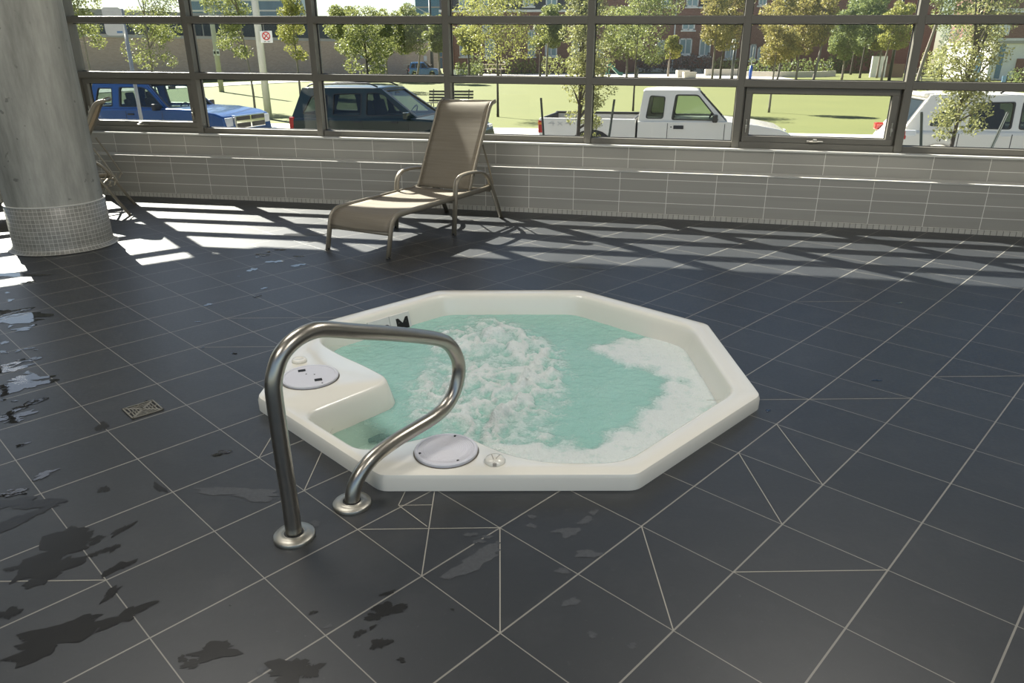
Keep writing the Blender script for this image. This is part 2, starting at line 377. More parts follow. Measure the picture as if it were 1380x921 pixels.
# ceiling, side walls
bm = B(); prism(bm, [tuple(p) for p in off_line(GL, 1.10)][::-1] + [(-9.3, 5.6), (-9.3, -4), (7.7, -4), (7.7, 5.6)], 4.2, 4.4, 'XY'); struct(obj('ceiling', bm, M_white))
bm = B(); box(bm, -9.3, -9.15, -4, 5.6, 0, 4.2); box(bm, -9.3, -8.45, 5.6, 6.2, 0, 4.2); struct(obj('wall_left', bm, M_white))
bm = B(); box(bm, 7.6, 7.75, -4, 5.7, 0, 4.2); box(bm, 6.3, 7.75, 5.7, 6.1, 0, 4.2); struct(obj('wall_right', bm, M_white))
# ceiling luminaires
M_diff = NT('lamp diffuser').set((.9, .9, .88), .6)
M_diff.b.inputs['Emission Color'].default_value = (1, .96, .88, 1); M_diff.b.inputs['Emission Strength'].default_value = 3
for k, (x, y, nm) in enumerate(((-2.2, 3.6, 'above the left side of the spa'), (2.2, 3.6, 'above the right side of the spa'), (-2.2, -.6, 'behind the viewer on the left'), (2.2, -.6, 'behind the viewer on the right'))):
    t = thing('ceiling_light', 'square white ceiling light panel ' + nm, 'ceiling light', (x, y, 4.2), 0, 'ceiling light panels')
    bm = B(); box(bm, -.65, .65, -.65, .65, -.06, 0); obj('frame', bm, M_white, t, bevel=.01)
    bm = B(); box(bm, -.6, .6, -.6, .6, -.066, -.058); obj('diffuser', bm, M_diff.m, t)
    l = bpy.data.lights.new('panel lamp', 'AREA'); l.size = 1.2; l.energy = LAMP_W; l.color = (1, .955, .88); lo = bpy.data.objects.new('lamp', l); COL.objects.link(lo); lo.parent = t; lo.location = (0, 0, -.08)

# ---- puddles on the tiles
M_pud = NT('thin puddle').set((.012, .013, .014), .025, 0., Specular_IOR_Level=.6)
M_pud.bump(M_pud.noise(22, 3, .5), .03, .01); M_pud = M_pud.m
bm = B()
for (u, v, r, asp, an) in ((8, 424, .16, 2.1, .15), (5, 433, .12, 2.0, .2), (14, 405, .04, .7, 1.2), (10, 395, .03, .6, 1.4), (14, 440, .03, .7, .3), (31, 444, .04, 2, .5), (45, 439, .022, 1.3, .2), (35, 442, .02, 1.4, .4), (2, 463, .04, 1.2, 0), (2, 475, .04, 1, 0), (4, 498, .07, 1.2, .8), (32, 487, .05, 2.0, .9), (25, 496, .04, 2, .8), (18, 499, .03, 2.5, .4),
                           (33, 513, .09, 1.7, .1), (32, 522, .085, 1.6, .6), (42, 518, .05, 1.3, .6), (37, 503, .03, .8, .2), (33, 548, .05, 2.4, 1.1), (26, 560, .04, 2.4, 1.), (20, 567, .03, 1.8, .8), (40, 470, .02, 1.6, .3), (25, 473, .02, 1.2, .3), (48, 472, .012, 1, 0), (55, 539, .014, 1.1, 0), (20, 541, .012, 1.5, 0), (3, 565, .03, 1.3, .4), (2, 540, .02, 1, 0),
                           (16, 371, .10, 2.6, .15), (38, 381, .04, 1.6, .1), (354, 344, .045, 1.6, .1), (362, 340, .02, 1.4, 0), (347, 347, .02, 1.2, 0), (371, 353, .05, 1.7, .1), (378, 337, .03, 2, .1), (402, 346, .03, 1.6, .1), (405, 357, .04, 1.3, .1), (398, 359, .03, 1.8, .3), (340, 364, .055, 1., .7), (356, 389, .03, 1.1, .3), (346, 400, .028, 1.3, .1), (281, 411, .03, 1.4, .1), (315, 477, .022, .7, 1.2), (273, 469, .015, .8, 1.), (267, 434, .014, 1.6, 0), (322, 373, .012, 1.3, 0),
                           (300, 611, .022, 2.6, .25), (1035, 554, .012, 2, .3), (1181, 513, .013, 2.2, .1), (1212, 409, .016, 2, .1), (205, 545, .03, 2.2, -.6), (60, 640, .03, 2, .8), (18, 665, .03, 2.6, .2), (30, 600, .02, 1.4, .8)):
    sd_ += 1; blob(mp(u, v), r * .62, 0, asp, an, z=.0016, seed=sd_, jag=.75, n=34)
pud = obj('puddle', bm, M_pud); tag(pud, 'shiny splashes of water lying on the dark tiles', 'puddle', kind='stuff')
for p in pud.data.polygons:
    if p.normal.z < 0: p.flip()

# ================================================================== THE SPA
M_gel = NT('cream gelcoat').set((.80, .77, .69), .16, Coat_Weight=.4, Coat_Roughness=.08)
M_gel.l(M_gel.mix(M_gel.noise(3), (.79, .76, .67), (.83, .80, .72)), M_gel.b.inputs['Base Color']); M_gel = M_gel.m
M_lid = mat('lilac white plastic', (.66, .655, .70), .45, var=.04)
M_dark = mat('dark opening', (.01, .01, .011), .6)
spa = thing('hot_tub', 'cream octagonal sunken hot tub full of bubbling aqua water', 'hot tub', (SC.x, SC.y, 0))
ZR = .068; ZW = -.058
lf = 1.03; hf = lf * math.tan(PI / 8)
BAS = [(lf, -hf), (lf, hf), (hf, lf), (-hf, lf), (-lf, hf), (-lf, .20), (-.864, .008), (-.706, -.135), (-.565, -.29), (-.885, -.645), (-.56, -.97), (-.223, -.80), (.06, -1.048), (hf + .005, -1.046)]
RAD = [.10, .10, .10, .10, .10, .16, .1, .3, .07, .09, .1, .10, .25, .10]
basin = fillet_closed([V2(*p) for p in BAS], RAD, 6)
def o8(ap): return [V2(ap / math.cos(PI / 8) * math.cos(PI / 8 + k * PI / 4), ap / math.cos(PI / 8) * math.sin(PI / 8 + k * PI / 4)) for k in range(8)]
bm = B()
outer = fillet_closed(o8(AP - .022), .03, 4)
o1 = fillet_closed(o8(AP - .006), .03, 4); o2 = fillet_closed(o8(AP), .03, 4)
def ringv(P, z): return [bm.verts.new((p.x, p.y, z)) for p in P]
def bridge(a, b):
    n = len(a)
    for i in range(n): bm.faces.new((a[i], a[(i + 1) % n], b[(i + 1) % n], b[i]))
r0, r1, r2, r3 = ringv(o2, 0), ringv(o2, ZR - .02), ringv(o1, ZR - .005), ringv(outer, ZR)
bridge(r0, r1); bridge(r1, r2); bridge(r2, r3)
b0 = ringv(basin, ZR)
vl = r3 + b0
for t in geometry.tessellate_polygon([[Vector((p.x, p.y, 0)) for p in outer], [Vector((p.x, p.y, 0)) for p in basin]]):
    try: bm.faces.new([vl[i] for i in t])
    except ValueError: pass
prev = b0
for d, z in ((.010, ZR - .004), (.018, ZR - .016), (.026, ZR - .04), (.05, ZW), (.07, -.22), (.10, -.42)):
    q = ringv(offset_poly(basin, d), z); bridge(prev, q); prev = q
bot = [V2(p.x, p.y) * .45 for p in basin]
q = ringv(bot, -.45); bridge(prev, q); p2 = ringv([p * .95 for p in bot], -.9); bridge(q, p2); bm.faces.new(p2)
tub = obj('shell', bm, M_gel, spa); tub.data.set_sharp_from_angle(angle=R(40))
for p in tub.data.polygons: p.use_smooth = True
bm = B(); prism(bm, [(-.62, -.36), (-.90, -.66), (-.56, -1.0), (-.30, -.82), (-.33, -.52)], -.40, -.17, 'XY'); obj('entry_step', bm, M_gel, spa, bevel=.03)
# lids and knobs on the two corner decks
M_gap_shadow = mat('lid gap shadow', (.16, .14, .11), .7)
def lid(cx, cy, r, kind):
    bm = B(); lathe(bm, [(r * 1.0, ZR - .002), (r * 1.02, ZR + .012), (r * .98, ZR + .016), (r * .91, ZR + .016), (r * .89, ZR + .0125), (r * .05, ZR + .017), (.0005, ZR + .017)], 56, Matrix.Translation((cx, cy, 0)))
    s = obj('skimmer_lid', bm, M_ring, spa, smooth=True); s.data.set_sharp_from_angle(angle=R(30))
    bm = B(); lathe(bm, [(r * 1.01, ZR - .002), (r * 1.055, ZR + .0006), (r * 1.01, ZR + .0012)], 56, Matrix.Translation((cx, cy, 0)), cap=False); obj('lid_gap_shadow', bm, M_gap_shadow, s)  # thin dark ring paints the shadow in the gap round the lid
    if kind == 1:
        for dx, dy in ((-.052, .052), (.052, -.052)):
            bm = B(); boxc(bm, (cx + dx, cy + dy, ZR + .0145), (.034, .022, .005), R(20)); obj('finger_hole', bm, M_dark, s)
        for dx, dy in ((-.02, .01), (.02, .005), (.08, -.09)):
            bm = B(); boxc(bm, (cx + dx, cy + dy, ZR + .016), (.006, .006, .003), R(20)); obj('screw', bm, M_dark, s)
    else:
        for a in (75, 200, 300):
            bm = B(); lathe(bm, [(.005, ZR + .008), (.005, ZR + .0155), (.0005, ZR + .0155)], 10, Matrix.Translation((cx + .86 * r * math.cos(R(a)), cy + .86 * r * math.sin(R(a)), 0))); obj('screw', bm, M_dark, s)
rg = NT('ringed plastic').set((.66, .655, .70), .42)
tx = rg.n('TexCoord'); gm = rg.n('VectorMath', operation='LENGTH'); mpg = rg.n('Mapping'); rg.l(tx.outputs['Object'], mpg.inputs[0])
M_ring = rg.m
lid(-.93, -.274, .128, 1); lid(-.236, -.958, .118, 2)
# fine concentric ribs on the front lid
bm = B()
for k in range(11):
    r = .02 + k * .0078; lathe(bm, [(r, ZR + .0135), (r + .0022, ZR + .0186 - k * .0004), (r + .0044, ZR + .0135)], 48, Matrix.Translation((-.236, -.958, 0)), cap=False)
obj('lid_rib', bm, M_ring, spa, smooth=True)
for (x, y) in ((-1.035, -.075),):
    bm = B(); lathe(bm, [(.036, ZR - .002), (.036, ZR + .010), (.032, ZR + .016), (.022, ZR + .018), (.02, ZR + .015), (.0005, ZR + .016)], 32, Matrix.Translation((x, y, 0))); obj('air_cap', bm, M_gel, spa, smooth=True)
bm = B(); kx, ky = -.05, -1.03
lathe(bm, [(.038, ZR - .002), (.039, ZR + .006), (.034, ZR + .015), (.02, ZR + .02), (.0005, ZR + .021)], 32, Matrix.Translation((kx, ky, 0))); kb = obj('control_knob', bm, M_gel, spa, smooth=True)
bm = B(); a0 = Vector((kx, ky - .036, ZR + .013))
tube(bm, [a0, (kx - .006, ky - .012, ZR + .021), (kx - .012, ky + .016, ZR + .021)], .0016, 6); tube(bm, [a0, (kx + .006, ky - .010, ZR + .021), (kx + .018, ky + .014, ZR + .020)], .0016, 6)
boxc(bm, (kx, ky - .036, ZR + .008), (.014, .006, .012)); obj('knob_pointer', bm, mat('knob mark', (.36, .33, .29), .5), kb)
# depth marker tiles let into the inner wall
e = Vector((.7071, .7071, 0)); nin = Vector((.7071, -.7071, 0)); tr = un(548, 417.8, .035) - Vector((SC.x, SC.y, 0)); al = tr.dot(e)
M_sign = mat('marker tile', (.66, .65, .62), .3, var=.03); M_ink = mat('black lettering', (.008, .008, .008), .4)
base = -nin * (lf - .046) + Vector((0, 0, .034))
for k, txt in enumerate(('M', '0.9')):
    c = base + e * (al - .075 - k * .151)
    bm = B(); mt = Matrix(((e.x, nin.x, 0, c.x), (e.y, nin.y, 0, c.y), (0, 0, 1, c.z - .075), (0, 0, 0, 1))) @ Matrix.Rotation(R(15), 4, 'X')
    box(bm, -.0745, .0745, -.02, .010, -.075, .075, mt); tl = obj('depth_marker', bm, M_sign, spa, bevel=.002)
    cu = bpy.data.curves.new('lettering', 'FONT'); cu.body = txt; cu.size = .125 if k == 0 else .098; cu.align_x = 'CENTER'; cu.extrude = .0015; cu.offset = .0035
    to = bpy.data.objects.new('text', cu); COL.objects.link(to); dg = bpy.context.evaluated_depsgraph_get(); lm = bpy.data.meshes.new_from_object(to.evaluated_get(dg)); bpy.data.objects.remove(to)
    lo = put('lettering', lm, None, tl); lm.materials.clear(); lm.materials.append(M_ink)
    lo.matrix_local = mt @ Matrix(((1, 0, 0, .012 if k == 0 else .008), (0, 0, 1, -.0), (0, 1, 0, -.055 if k == 0 else -.05), (0, 0, 0, 1))) if False else mt @ Matrix.Translation((.012, .0105, -.040)) @ Matrix(((1, 0, 0, 0), (0, 0, 1, 0), (0, 1, 0, 0), (0, 0, 0, 1)))
# water: churned surface, foam and cloudiness held as attributes of the water itself
wl = lambda u, v: (un(u, v, ZW).x - SC.x, un(u, v, ZW).y - SC.y)
FOAM = [wl(*p) for p in ((800, 470), (850, 458), (890, 448), (935, 462), (960, 500), (985, 548), (900, 605), (855, 640), (690, 640), (640, 600), (690, 597), (790, 604), (850, 573), (893, 538), (905, 512), (868, 497), (825, 490))]
CHURN = [wl(*p) for p in ((585, 450), (640, 432), (700, 436), (745, 480), (752, 515), (742, 555), (760, 590), (680, 612), (610, 590), (560, 560), (545, 520), (600, 480))]
def pdist(p, poly):
    d = 9
    for i in range(len(poly)):
        a = Vector(poly[i - 1]); b = Vector(poly[i]); q = Vector(p); t = max(0, min(1, (q - a).dot(b - a) / max((b - a).length_squared, 1e-12))); d = min(d, (a + (b - a) * t - q).length)
    return d if inside(p, poly) else -d
def sm(x, a, b): t = max(0, min(1, (x - a) / (b - a))); return t * t * (3 - 2 * t)
N_ = 190; step = 2.14 / N_; bm = B(); grid = {}; fo = bm.verts.layers.float.new('foam'); cl = bm.verts.layers.float.new('clear')
bpoly = [(p.x, p.y) for p in basin]
MND = wl(672, 462); SPL = [(wl(735, 474), wl(700, 520)), (wl(742, 505), wl(690, 530)), (wl(700, 540), wl(660, 575)), (wl(610, 525), wl(600, 560)), (wl(640, 470), wl(590, 470))]
for i in range(N_ + 1):
    for j in range(N_ + 1):
        x, y = -1.07 + i * step, -1.07 + j * step
        if not inside((x, y), bpoly): continue
        n1 = noise.fractal(Vector((x * 4, y * 4, 1.3)), 1, 2, 4); n2 = noise.fractal(Vector((x * 13, y * 13, 4.1)), 1, 2, 4); n3 = noise.noise(Vector((x * 34, y * 34, 9.)))
        wx, wy = x + .07 * noise.noise(Vector((x * 7, y * 7, 2))), y + .07 * noise.noise(Vector((x * 7, y * 7, 7)))
        dF = pdist((wx, wy), FOAM) + .035 * n2; dC = pdist((wx, wy), CHURN) + .05 * n1
        f = sm(dF + .03 * n1, -.07, .09) * (.80 + .16 * n3 + .16 * n2); ch = sm(dC, -.12, .12)
        ridge = 1 - abs(noise.fractal(Vector((x * 5.5 + .6 * n1, y * 5.5, 3.7)), 1, 2, 4)) * 2.2
        streak = sm(ridge + .35 * n2, .45, 1.0) * (.15 + .85 * ch) * sm(y, -1.2, .75) if False else sm(ridge + .3 * n2, .42, .95) * (.10 + .9 * ch)
        m_ = math.exp(-(((x - MND[0]) / .16) ** 2 + ((y - MND[1]) / .14) ** 2)); f = max(f, streak * .85, m_ * (.55 + .4 * n2), ch * (.34 + .35 * n2 + .25 * n3))
        z = ZW + .004 * n1 + .004 * n2 * (1 + ch * 1.6) + .0025 * n3 + m_ * (.055 + .03 * n2) + .006 * sm(dF, 0, .06) + ch * .022 * (n1 * .5 + streak)
        for a, b in SPL:
            d = pdist((x, y), [a, b, a]); z += .035 * math.exp(-(d / .03) ** 2) * (.5 + n2 + n3 * .5); f = max(f, .95 * math.exp(-((d + .02 * n3) / .035) ** 2))
        wall = pdist((x, y), bpoly); z = ZW + (z - ZW) * sm(wall, 0, .12)
        v = bm.verts.new((x, y, z)); grid[i, j] = v; v[fo] = max(0, min(1, f))
        v[cl] = sm(-x - y, .98, 1.18) * sm(.62 - abs(x - y - .02), -.2, .25)
for (i, j), v in list(grid.items()):
    q = [grid.get(k) for k in ((i, j), (i + 1, j), (i + 1, j + 1), (i, j + 1))]
    if all(q): bm.faces.new(q)
s = NT('spa water'); at = s.n('Attribute', attribute_name='foam'); ac = s.n('Attribute', attribute_name='clear')
fn = s.noise(70, 4, .7); fm = s.ramp(s.math('MULTIPLY_ADD', fn, .9, s.math('SUBTRACT', at.outputs['Fac'], .45)), [(.10, 0.), (.36, .45), (.75, 1.)])
teal = s.mix(s.noise(2.5), (.30, .58, .50), (.40, .68, .61))
s.l(s.mix(fm, teal, (.80, .86, .84)), s.b.inputs['Base Color']); s.l(s.math('MULTIPLY_ADD', fm, .5, .04), s.b.inputs['Roughness'])
s.bump(s.math('ADD', s.noise(26, 5, .6), s.math('MULTIPLY', s.noise(110, 3, .6), s.math('MULTIPLY_ADD', fm, .5, .25))), .85, .02)
tr_ = s.n('BsdfTransparent'); tr_.inputs[0].default_value = (.80, .93, .89, 1); mx = s.n('MixShader')
s.l(s.math('MULTIPLY', s.math('MULTIPLY_ADD', ac.outputs['Fac'], .62, .10), s.math('SUBTRACT', 1., fm)), mx.inputs[0]); s.l(s.b.outputs[0], mx.inputs[1]); s.l(tr_.outputs[0], mx.inputs[2]); s.l(mx.outputs[0], s.o.inputs[0])
wat = obj('bubbling_water', bm, s.m, None, smooth=True); wat.location = (SC.x, SC.y, 0); tag(wat, 'aqua water with white foam churning inside the octagonal tub', 'water', kind='stuff')
for p in wat.data.polygons:
    if p.normal.z < 0: p.flip()
bm = B()
for k in range(9): boxc(bm, (-.60 + .012 * random.uniform(-2, 5), -.42 - .012 * k * .6, -.155), (.05, .012, .012), R(40 + random.uniform(-40, 40)))
obj('suction_grille', bm, M_dark, spa, bevel=.003)

# ---- stainless grab rail beside the spa
b1 = un(397, 724); dd = Vector((.6381, .7699, 0))
rail = thing('grab_rail', 'curved stainless steel grab rail standing at the tub entry', 'grab rail', b1)
path = [(0, .0), (0, .15), (-.003, .30), (-.004, .45), (-.002, .546), (.016, .600), (.04, .636), (.084, .663), (.14, .675), (.198, .668), (.32, .625), (.442, .583), (.57, .536), (.686, .488), (.74, .452), (.778, .397), (.793, .345), (.785, .29), (.757, .236), (.71, .198), (.64, .178), (.551, .170), (.46, .163), (.37, .148), (.32, .130), (.274, .096), (.246, .05), (.236, 0)]
bm = B(); tube(bm, catmull([dd * a + Vector((0, 0, z)) for a, z in path], 5), .0265, 20)
obj('tube', bm, M_steel, rail, smooth=True)
M_flange = mat('satin flange', (.42, .405, .36), .42, 1., var=.08, scale=20)
for p in (Vector((0, 0, 0)), dd * .2365):
    bm = B(); lathe(bm, [(.066, 0), (.067, .010), (.064, .014), (.045, .0165), (.034, .0175), (.033, .0195), (.029, .016)], 40, Matrix.Translation(p), cap=False); obj('flange', bm, M_flange, rail, smooth=True)
    bm = B(); lathe(bm, [(.031, .0), (.0315, .0185), (.0265, .020)], 32, Matrix.Translation(p), cap=False); obj('collar_gap', bm, M_dark, rail)

# ---- floor drain
dc = [un(150 + u / 15.33, 530 + v / 15.33) for u, v in ((220, 345), (860, 155), (1090, 355), (440, 550))]
cc = sum(dc, Vector()) / 4; dz = math.atan2((dc[1] - dc[0]).y, (dc[1] - dc[0]).x); hs = .25 * ((dc[1] - dc[0]).length + (dc[3] - dc[0]).length)
dr = thing('floor_drain', 'square metal floor drain grate in the dark tiles left of the tub', 'drain', cc, dz)
bm = B(); box(bm, -hs, hs, -hs, hs, .0008, .002); obj('drain_pit', bm, M_dark, dr)
bm = B(); t = .007
for q in ((-hs, hs, -hs, -hs + t), (-hs, hs, hs - t, hs), (-hs, -hs + t, -hs, hs), (hs - t, hs, -hs, hs)): box(bm, q[0], q[1], q[2], q[3], .001, .006)
M_drain = mat('drain metal', (.30, .28, .23), .45, .8, var=.15); obj('frame', bm, M_drain, dr)
bm = B(); h2 = hs - t
for a in (45, -45): boxc(bm, (0, 0, .004), (2.6 * h2, .011, .003), R(a))
for k in range(1, 5):
    d = h2 * k / 5
    for sg in (-1, 1):
        box(bm, sg * d - .0028, sg * d + .0028, -d, d, .0025, .005); box(bm, -d, d, sg * d - .0028, sg * d + .0028, .0025, .005)
for sg in (-1, 1): box(bm, sg * h2 * .72 - .02, sg * h2 * .72 + .02, -.004, .004, .0025, .005); box(bm, -.004, .004, sg * h2 * .72 - .02, sg * h2 * .72 + .02, .0025, .005)
obj('grate', bm, M_drain, dr)

# ---- concrete column with mosaic foot
s = NT('board marked concrete').set(rough=.75); tc = s.n('TexCoord').outputs['Object']; mpn = s.n('Mapping'); mpn.inputs[3].default_value = (3, 3, .5); s.l(tc, mpn.inputs[0])
base = s.mix(s.ramp(s.noise(1.9, 8, .68, vec=mpn.outputs[0]), [(.34, 0.), (.66, 1.)]), (.20, .20, .178), (.41, .405, .365)); base = s.mix(s.ramp(s.noise(1.1, 3, .5), [(.52, 0.), (.75, .7)]), base, (.17, .165, .14))
pits = s.ramp(s.noise(16, 2, .5), [(.69, 0.), (.74, 1.)]); s.l(s.mix(s.math('MULTIPLY', pits, .6), base, (.10, .10, .09)), s.b.inputs['Base Color']); s.bump(s.math('SUBTRACT', s.math('MULTIPLY', s.noise(40, 5, .7), .4), pits), .35, .006); M_conc = s.m
CC = Vector((-3.80, 6.0, 0)); CR = .355
col = thing('column', 'round grey concrete column with a mosaic tiled foot', 'column', CC); col['kind'] = 'thing'
bm = B(); lathe(bm, [(CR, 0), (CR, .3), (CR, 1.2), (CR, 4.19)], 72); obj('shaft', bm, M_conc, col, smooth=True)
s = NT('mosaic').set(rough=.4); uvn = s.n('UVMap').outputs[0]; x = s.n('SeparateXYZ'); s.l(uvn, x.inputs[0])
def ln(o, w_):
    f = s.math('FRACT', x.outputs[o]); return s.math('LESS_THAN', s.math('MINIMUM', f, s.math('SUBTRACT', 1., f)), w_)
g = s.math('MAXIMUM', ln(0, .045), ln(1, .05)); wn = s.n('TexWhiteNoise', noise_dimensions='2D'); cb = s.n('CombineXYZ'); s.l(s.math('FLOOR', x.outputs[0]), cb.inputs[0]); s.l(s.math('FLOOR', x.outputs[1]), cb.inputs[1]); s.l(cb.outputs[0], wn.inputs[0])
s.l(s.mix(g, s.mix(wn.outputs[0], (.185, .18, .16), (.235, .23, .205)), (.47, .455, .41)), s.b.inputs['Base Color']); M_mos = s.m
bm = B(); uv = bm.loops.layers.uv.new('UVMap'); prof = [(CR + .055, .004), (CR + .03, .012), (CR + .018, .034), (CR + .014, .06), (CR + .012, .372), (CR, .376)]; n = 96; P_ = 2 * PI * (CR + .012) / 72
rs = [[bm.verts.new((r * math.cos(2 * PI * k / n), r * math.sin(2 * PI * k / n), z)) for k in range(n)] for r, z in prof]
zz = [-.045, -.02, .0, .06, .372, .376]
for i in range(len(rs) - 1):
    for k in range(n):
        f = bm.faces.new((rs[i][k], rs[i][(k + 1) % n], rs[i + 1][(k + 1) % n], rs[i + 1][k]))
        for lp, (a, b) in zip(f.loops, ((k, i), (k + 1, i), (k + 1, i + 1), (k, i + 1))): lp[uv].uv = (a * 72 / n, (zz[b] - .06) / P_ + .5 * 0)
obj('mosaic_foot', bm, M_mos, col, smooth=True)
bm = B(); lathe(bm, [(CR + .013, .371), (CR + .015, .379), (CR - .002, .381)], 72, cap=False); obj('edge_trim', bm, M_cap, col)

# ---- sling loungers
M_alu = mat('taupe painted tube', (.25, .22, .17), .38, .2, var=.06)
s = NT('woven sling').set(rough=.75); tc = s.n('TexCoord').outputs['Object']; mpn = s.n('Mapping'); mpn.inputs[3].default_value = (55, 2.2, 55); s.l(tc, mpn.inputs[0])
f = s.noise(1., 3, .6, vec=mpn.outputs[0]); s.l(s.mix(f, (.17, .148, .115), (.36, .315, .25)), s.b.inputs['Base Color']); s.bump(f, .2, .002)
tl_ = s.n('BsdfTranslucent'); tl_.inputs[0].default_value = (.5, .42, .31, 1); mx = s.n('MixShader'); mx.inputs[0].default_value = .3; s.l(s.b.outputs[0], mx.inputs[1]); s.l(tl_.outputs[0], mx.inputs[2]); s.l(mx.outputs[0], s.o.inputs[0]); M_sling = s.m
def make_lounger(label):
    L = thing('sun_lounger', label, 'sun lounger', group='sun loungers by the windows')
    HW = .31
    seatp = [(.03, .115), (.045, .20), (.07, .262), (.12, .304), (.21, .322), (.52, .327), (.9, .332), (1.30, .338)]
    for sg in (1, -1):
        y = sg * HW
        bm = B(); tube(bm, fillet([(0, y, 0), (.085, y, .318), (.3, y, .322), (1.62, y, .325)], [0, .16, .05, 0], 7), .0175, 12, flat=(.015, .024)); fl = obj('side_rail', bm, M_alu, L, smooth=True)
        bm = B(); tube(bm, fillet([(.94, y * 1.03, 0), (1.0, y * 1.03, .50), (1.23, y * 1.03, .515), (1.53, y * 1.03, .485), (1.80, y * 1.03, 0)], [0, .17, .1, .17, 0], 8), .0175, 12, flat=(.015, .025)); obj('armrest', bm, M_alu, L, smooth=True)
        bm = B(); bk = [(1.275, sg * .285, .335), (1.36, sg * .285, .50), (1.50, sg * .285, .752), (1.60, sg * .285, .925), (1.655, sg * .285, 1.03), (1.70, sg * .285, 1.08), (1.765, sg * .285, 1.098)]
        tube(bm, catmull(bk, 5), .0165, 12, flat=(.012, .02)); obj('back_rail', bm, M_alu, L, smooth=True)
        bm = B(); tube(bm, [(1.56, sg * .265, .72), (1.66, sg * .265, .52), (1.74, sg * .265, .335)], .009, 8)
        for k in range(4): boxc(bm, (1.58 + k * .045, sg * .265, .325), (.012, .022, .05), 0, 0, R(25))
        box(bm, 1.30, 1.80 - .12, sg * .265 - .012, sg * .265 + .012, .290, .306); obj('recline_stay', bm, M_alu, L)
        bm = B(); boxc(bm, (1.275, sg * .285, .32), (.035, .03, .05)); obj('hinge', bm, M_gasket, L, bevel=.006)
        for t_ in (0, .94, 1.80):
            bm = B(); lathe(bm, [(.017, 0), (.017, .018), (.0005, .018)], 12, Matrix.Translation((t_, y * (1.03 if t_ else 1), 0))); obj('foot_cap', bm, M_gasket, L)
    for (t_, z, nm) in ((.055, .185, 'front_bar'), (.98, .29, 'cross_bar'), (1.60, .30, 'cross_bar')):
        bm = B(); tube(bm, [(t_, -HW, z), (t_, HW, z)], .013, 10, flat=(.012, .016)); obj(nm, bm, M_alu, L, smooth=True)
    bm = B(); tube(bm, [(1.755, -.285, 1.096), (1.755, .285, 1.096)], .012, 10); obj('cross_bar', bm, M_alu, L, smooth=True)
    def sling(name, prof, hw):
        bm = B(); pr = catmull([(a, 0, z) for a, z in prof], 4); n = 10; rows = []
        for p in pr: rows.append([bm.verts.new((p.x, -hw + 2 * hw * k / n, p.z - .012 * (1 - (2 * k / n - 1) ** 2))) for k in range(n + 1)])
        for a, b in zip(rows, rows[1:]):
            for k in range(n): bm.faces.new((a[k], a[k + 1], b[k + 1], b[k]))
        return obj(name, bm, M_sling, L, smooth=True, solid=.004)
    sling('seat_sling', seatp[1:], .298); sling('back_sling', [(1.285, .352), (1.36, .50), (1.50, .752), (1.60, .925), (1.655, 1.03), (1.70, 1.085), (1.775, 1.105)], .283)
    return L
L1 = make_lounger('empty taupe sling lounger standing alone in the middle below the windows')
a_ = R(61.5); L1.location = (-1.244, 5.645, 0); L1.rotation_euler = (0, 0, a_)
L2 = copy_tree(L1); L2['label'] = 'taupe sling lounger half hidden behind the concrete column'
L2.location = (-5.64, 6.85, 0); L2.rotation_euler = (0, 0, R(22))

# ================================================================== OUTSIDE
DV = Vector((.9715, -.237, 0)); NV = Vector((.237, .9715, 0))                # along the street, across it
def ss(x, a, b): t = max(0., min(1., (x - a) / (b - a))); return t * t * (3 - 2 * t)
def gz(x, y):
    q = x * NV.x + y * NV.y
    if q < 17.6: return -.78
    return -.66 + .04 * ss(q, 19, 25) + .56 * ss(q, 30, 62) + .35 * ss(q, 62, 110)
def gnd(u, v):
    """where the sight line through a pixel meets the ground"""
    d = ray(u, v); t = 6.
    for i in range(900):
        p = Vector((0, 0, EYE)) + d * t
        if p.z <= gz(p.x, p.y): break
        t += .15
    return Vector((p.x, p.y, gz(p.x, p.y)))
def qpos(u, y): 
    p = aty(u, 90, y); return Vector((p.x, p.y, gz(p.x, p.y)))
def ground_part(name, q0, q1, m, x0=-120, x1=120, nq=24, nx=60, lift=0., mask=None):
    bm = B(); rows = []
    for i in range(nq + 1):
        q = q0 + (q1 - q0) * i / nq; r = []
        for k in range(nx + 1):
            s_ = x0 + (x1 - x0) * k / nx; p = DV * s_ + NV * q; r.append(bm.verts.new((p.x, p.y, gz(p.x, p.y) + lift)))
        rows.append(r)
    for a, b in zip(rows, rows[1:]):
        for k in range(nx):
            c = (a[k].co + b[k + 1].co) / 2
            if mask is None or mask(c): bm.faces.new((a[k], a[k + 1], b[k + 1], b[k]))
    for v in [v for v in bm.verts if not v.link_faces]: bm.verts.remove(v)
    o = struct(obj(name, bm, m, smooth=True))
    for p in o.data.polygons:
        if p.normal.z < 0: p.flip()
    return o
M_road = mat('asphalt', (.16, .16, .165), .85, var=.15, scale=2, bump=.2); M_walk = mat('concrete paving', (.56, .53, .46), .8, var=.06, scale=1.5)
s = NT('mown grass').set(rough=.9); a1 = s.noise(.35, 5, .6); a2 = s.noise(9, 4, .7)
s.l(s.mix(s.math('MULTIPLY_ADD', a2, .6, s.math('MULTIPLY', a1, .4)), (.06, .078, .010), (.145, .152, .028)), s.b.inputs['Base Color']); s.bump(a2, .6, .03); M_grass = s.m
M_bed = mat('planting bed soil', (.10, .08, .06), .9)
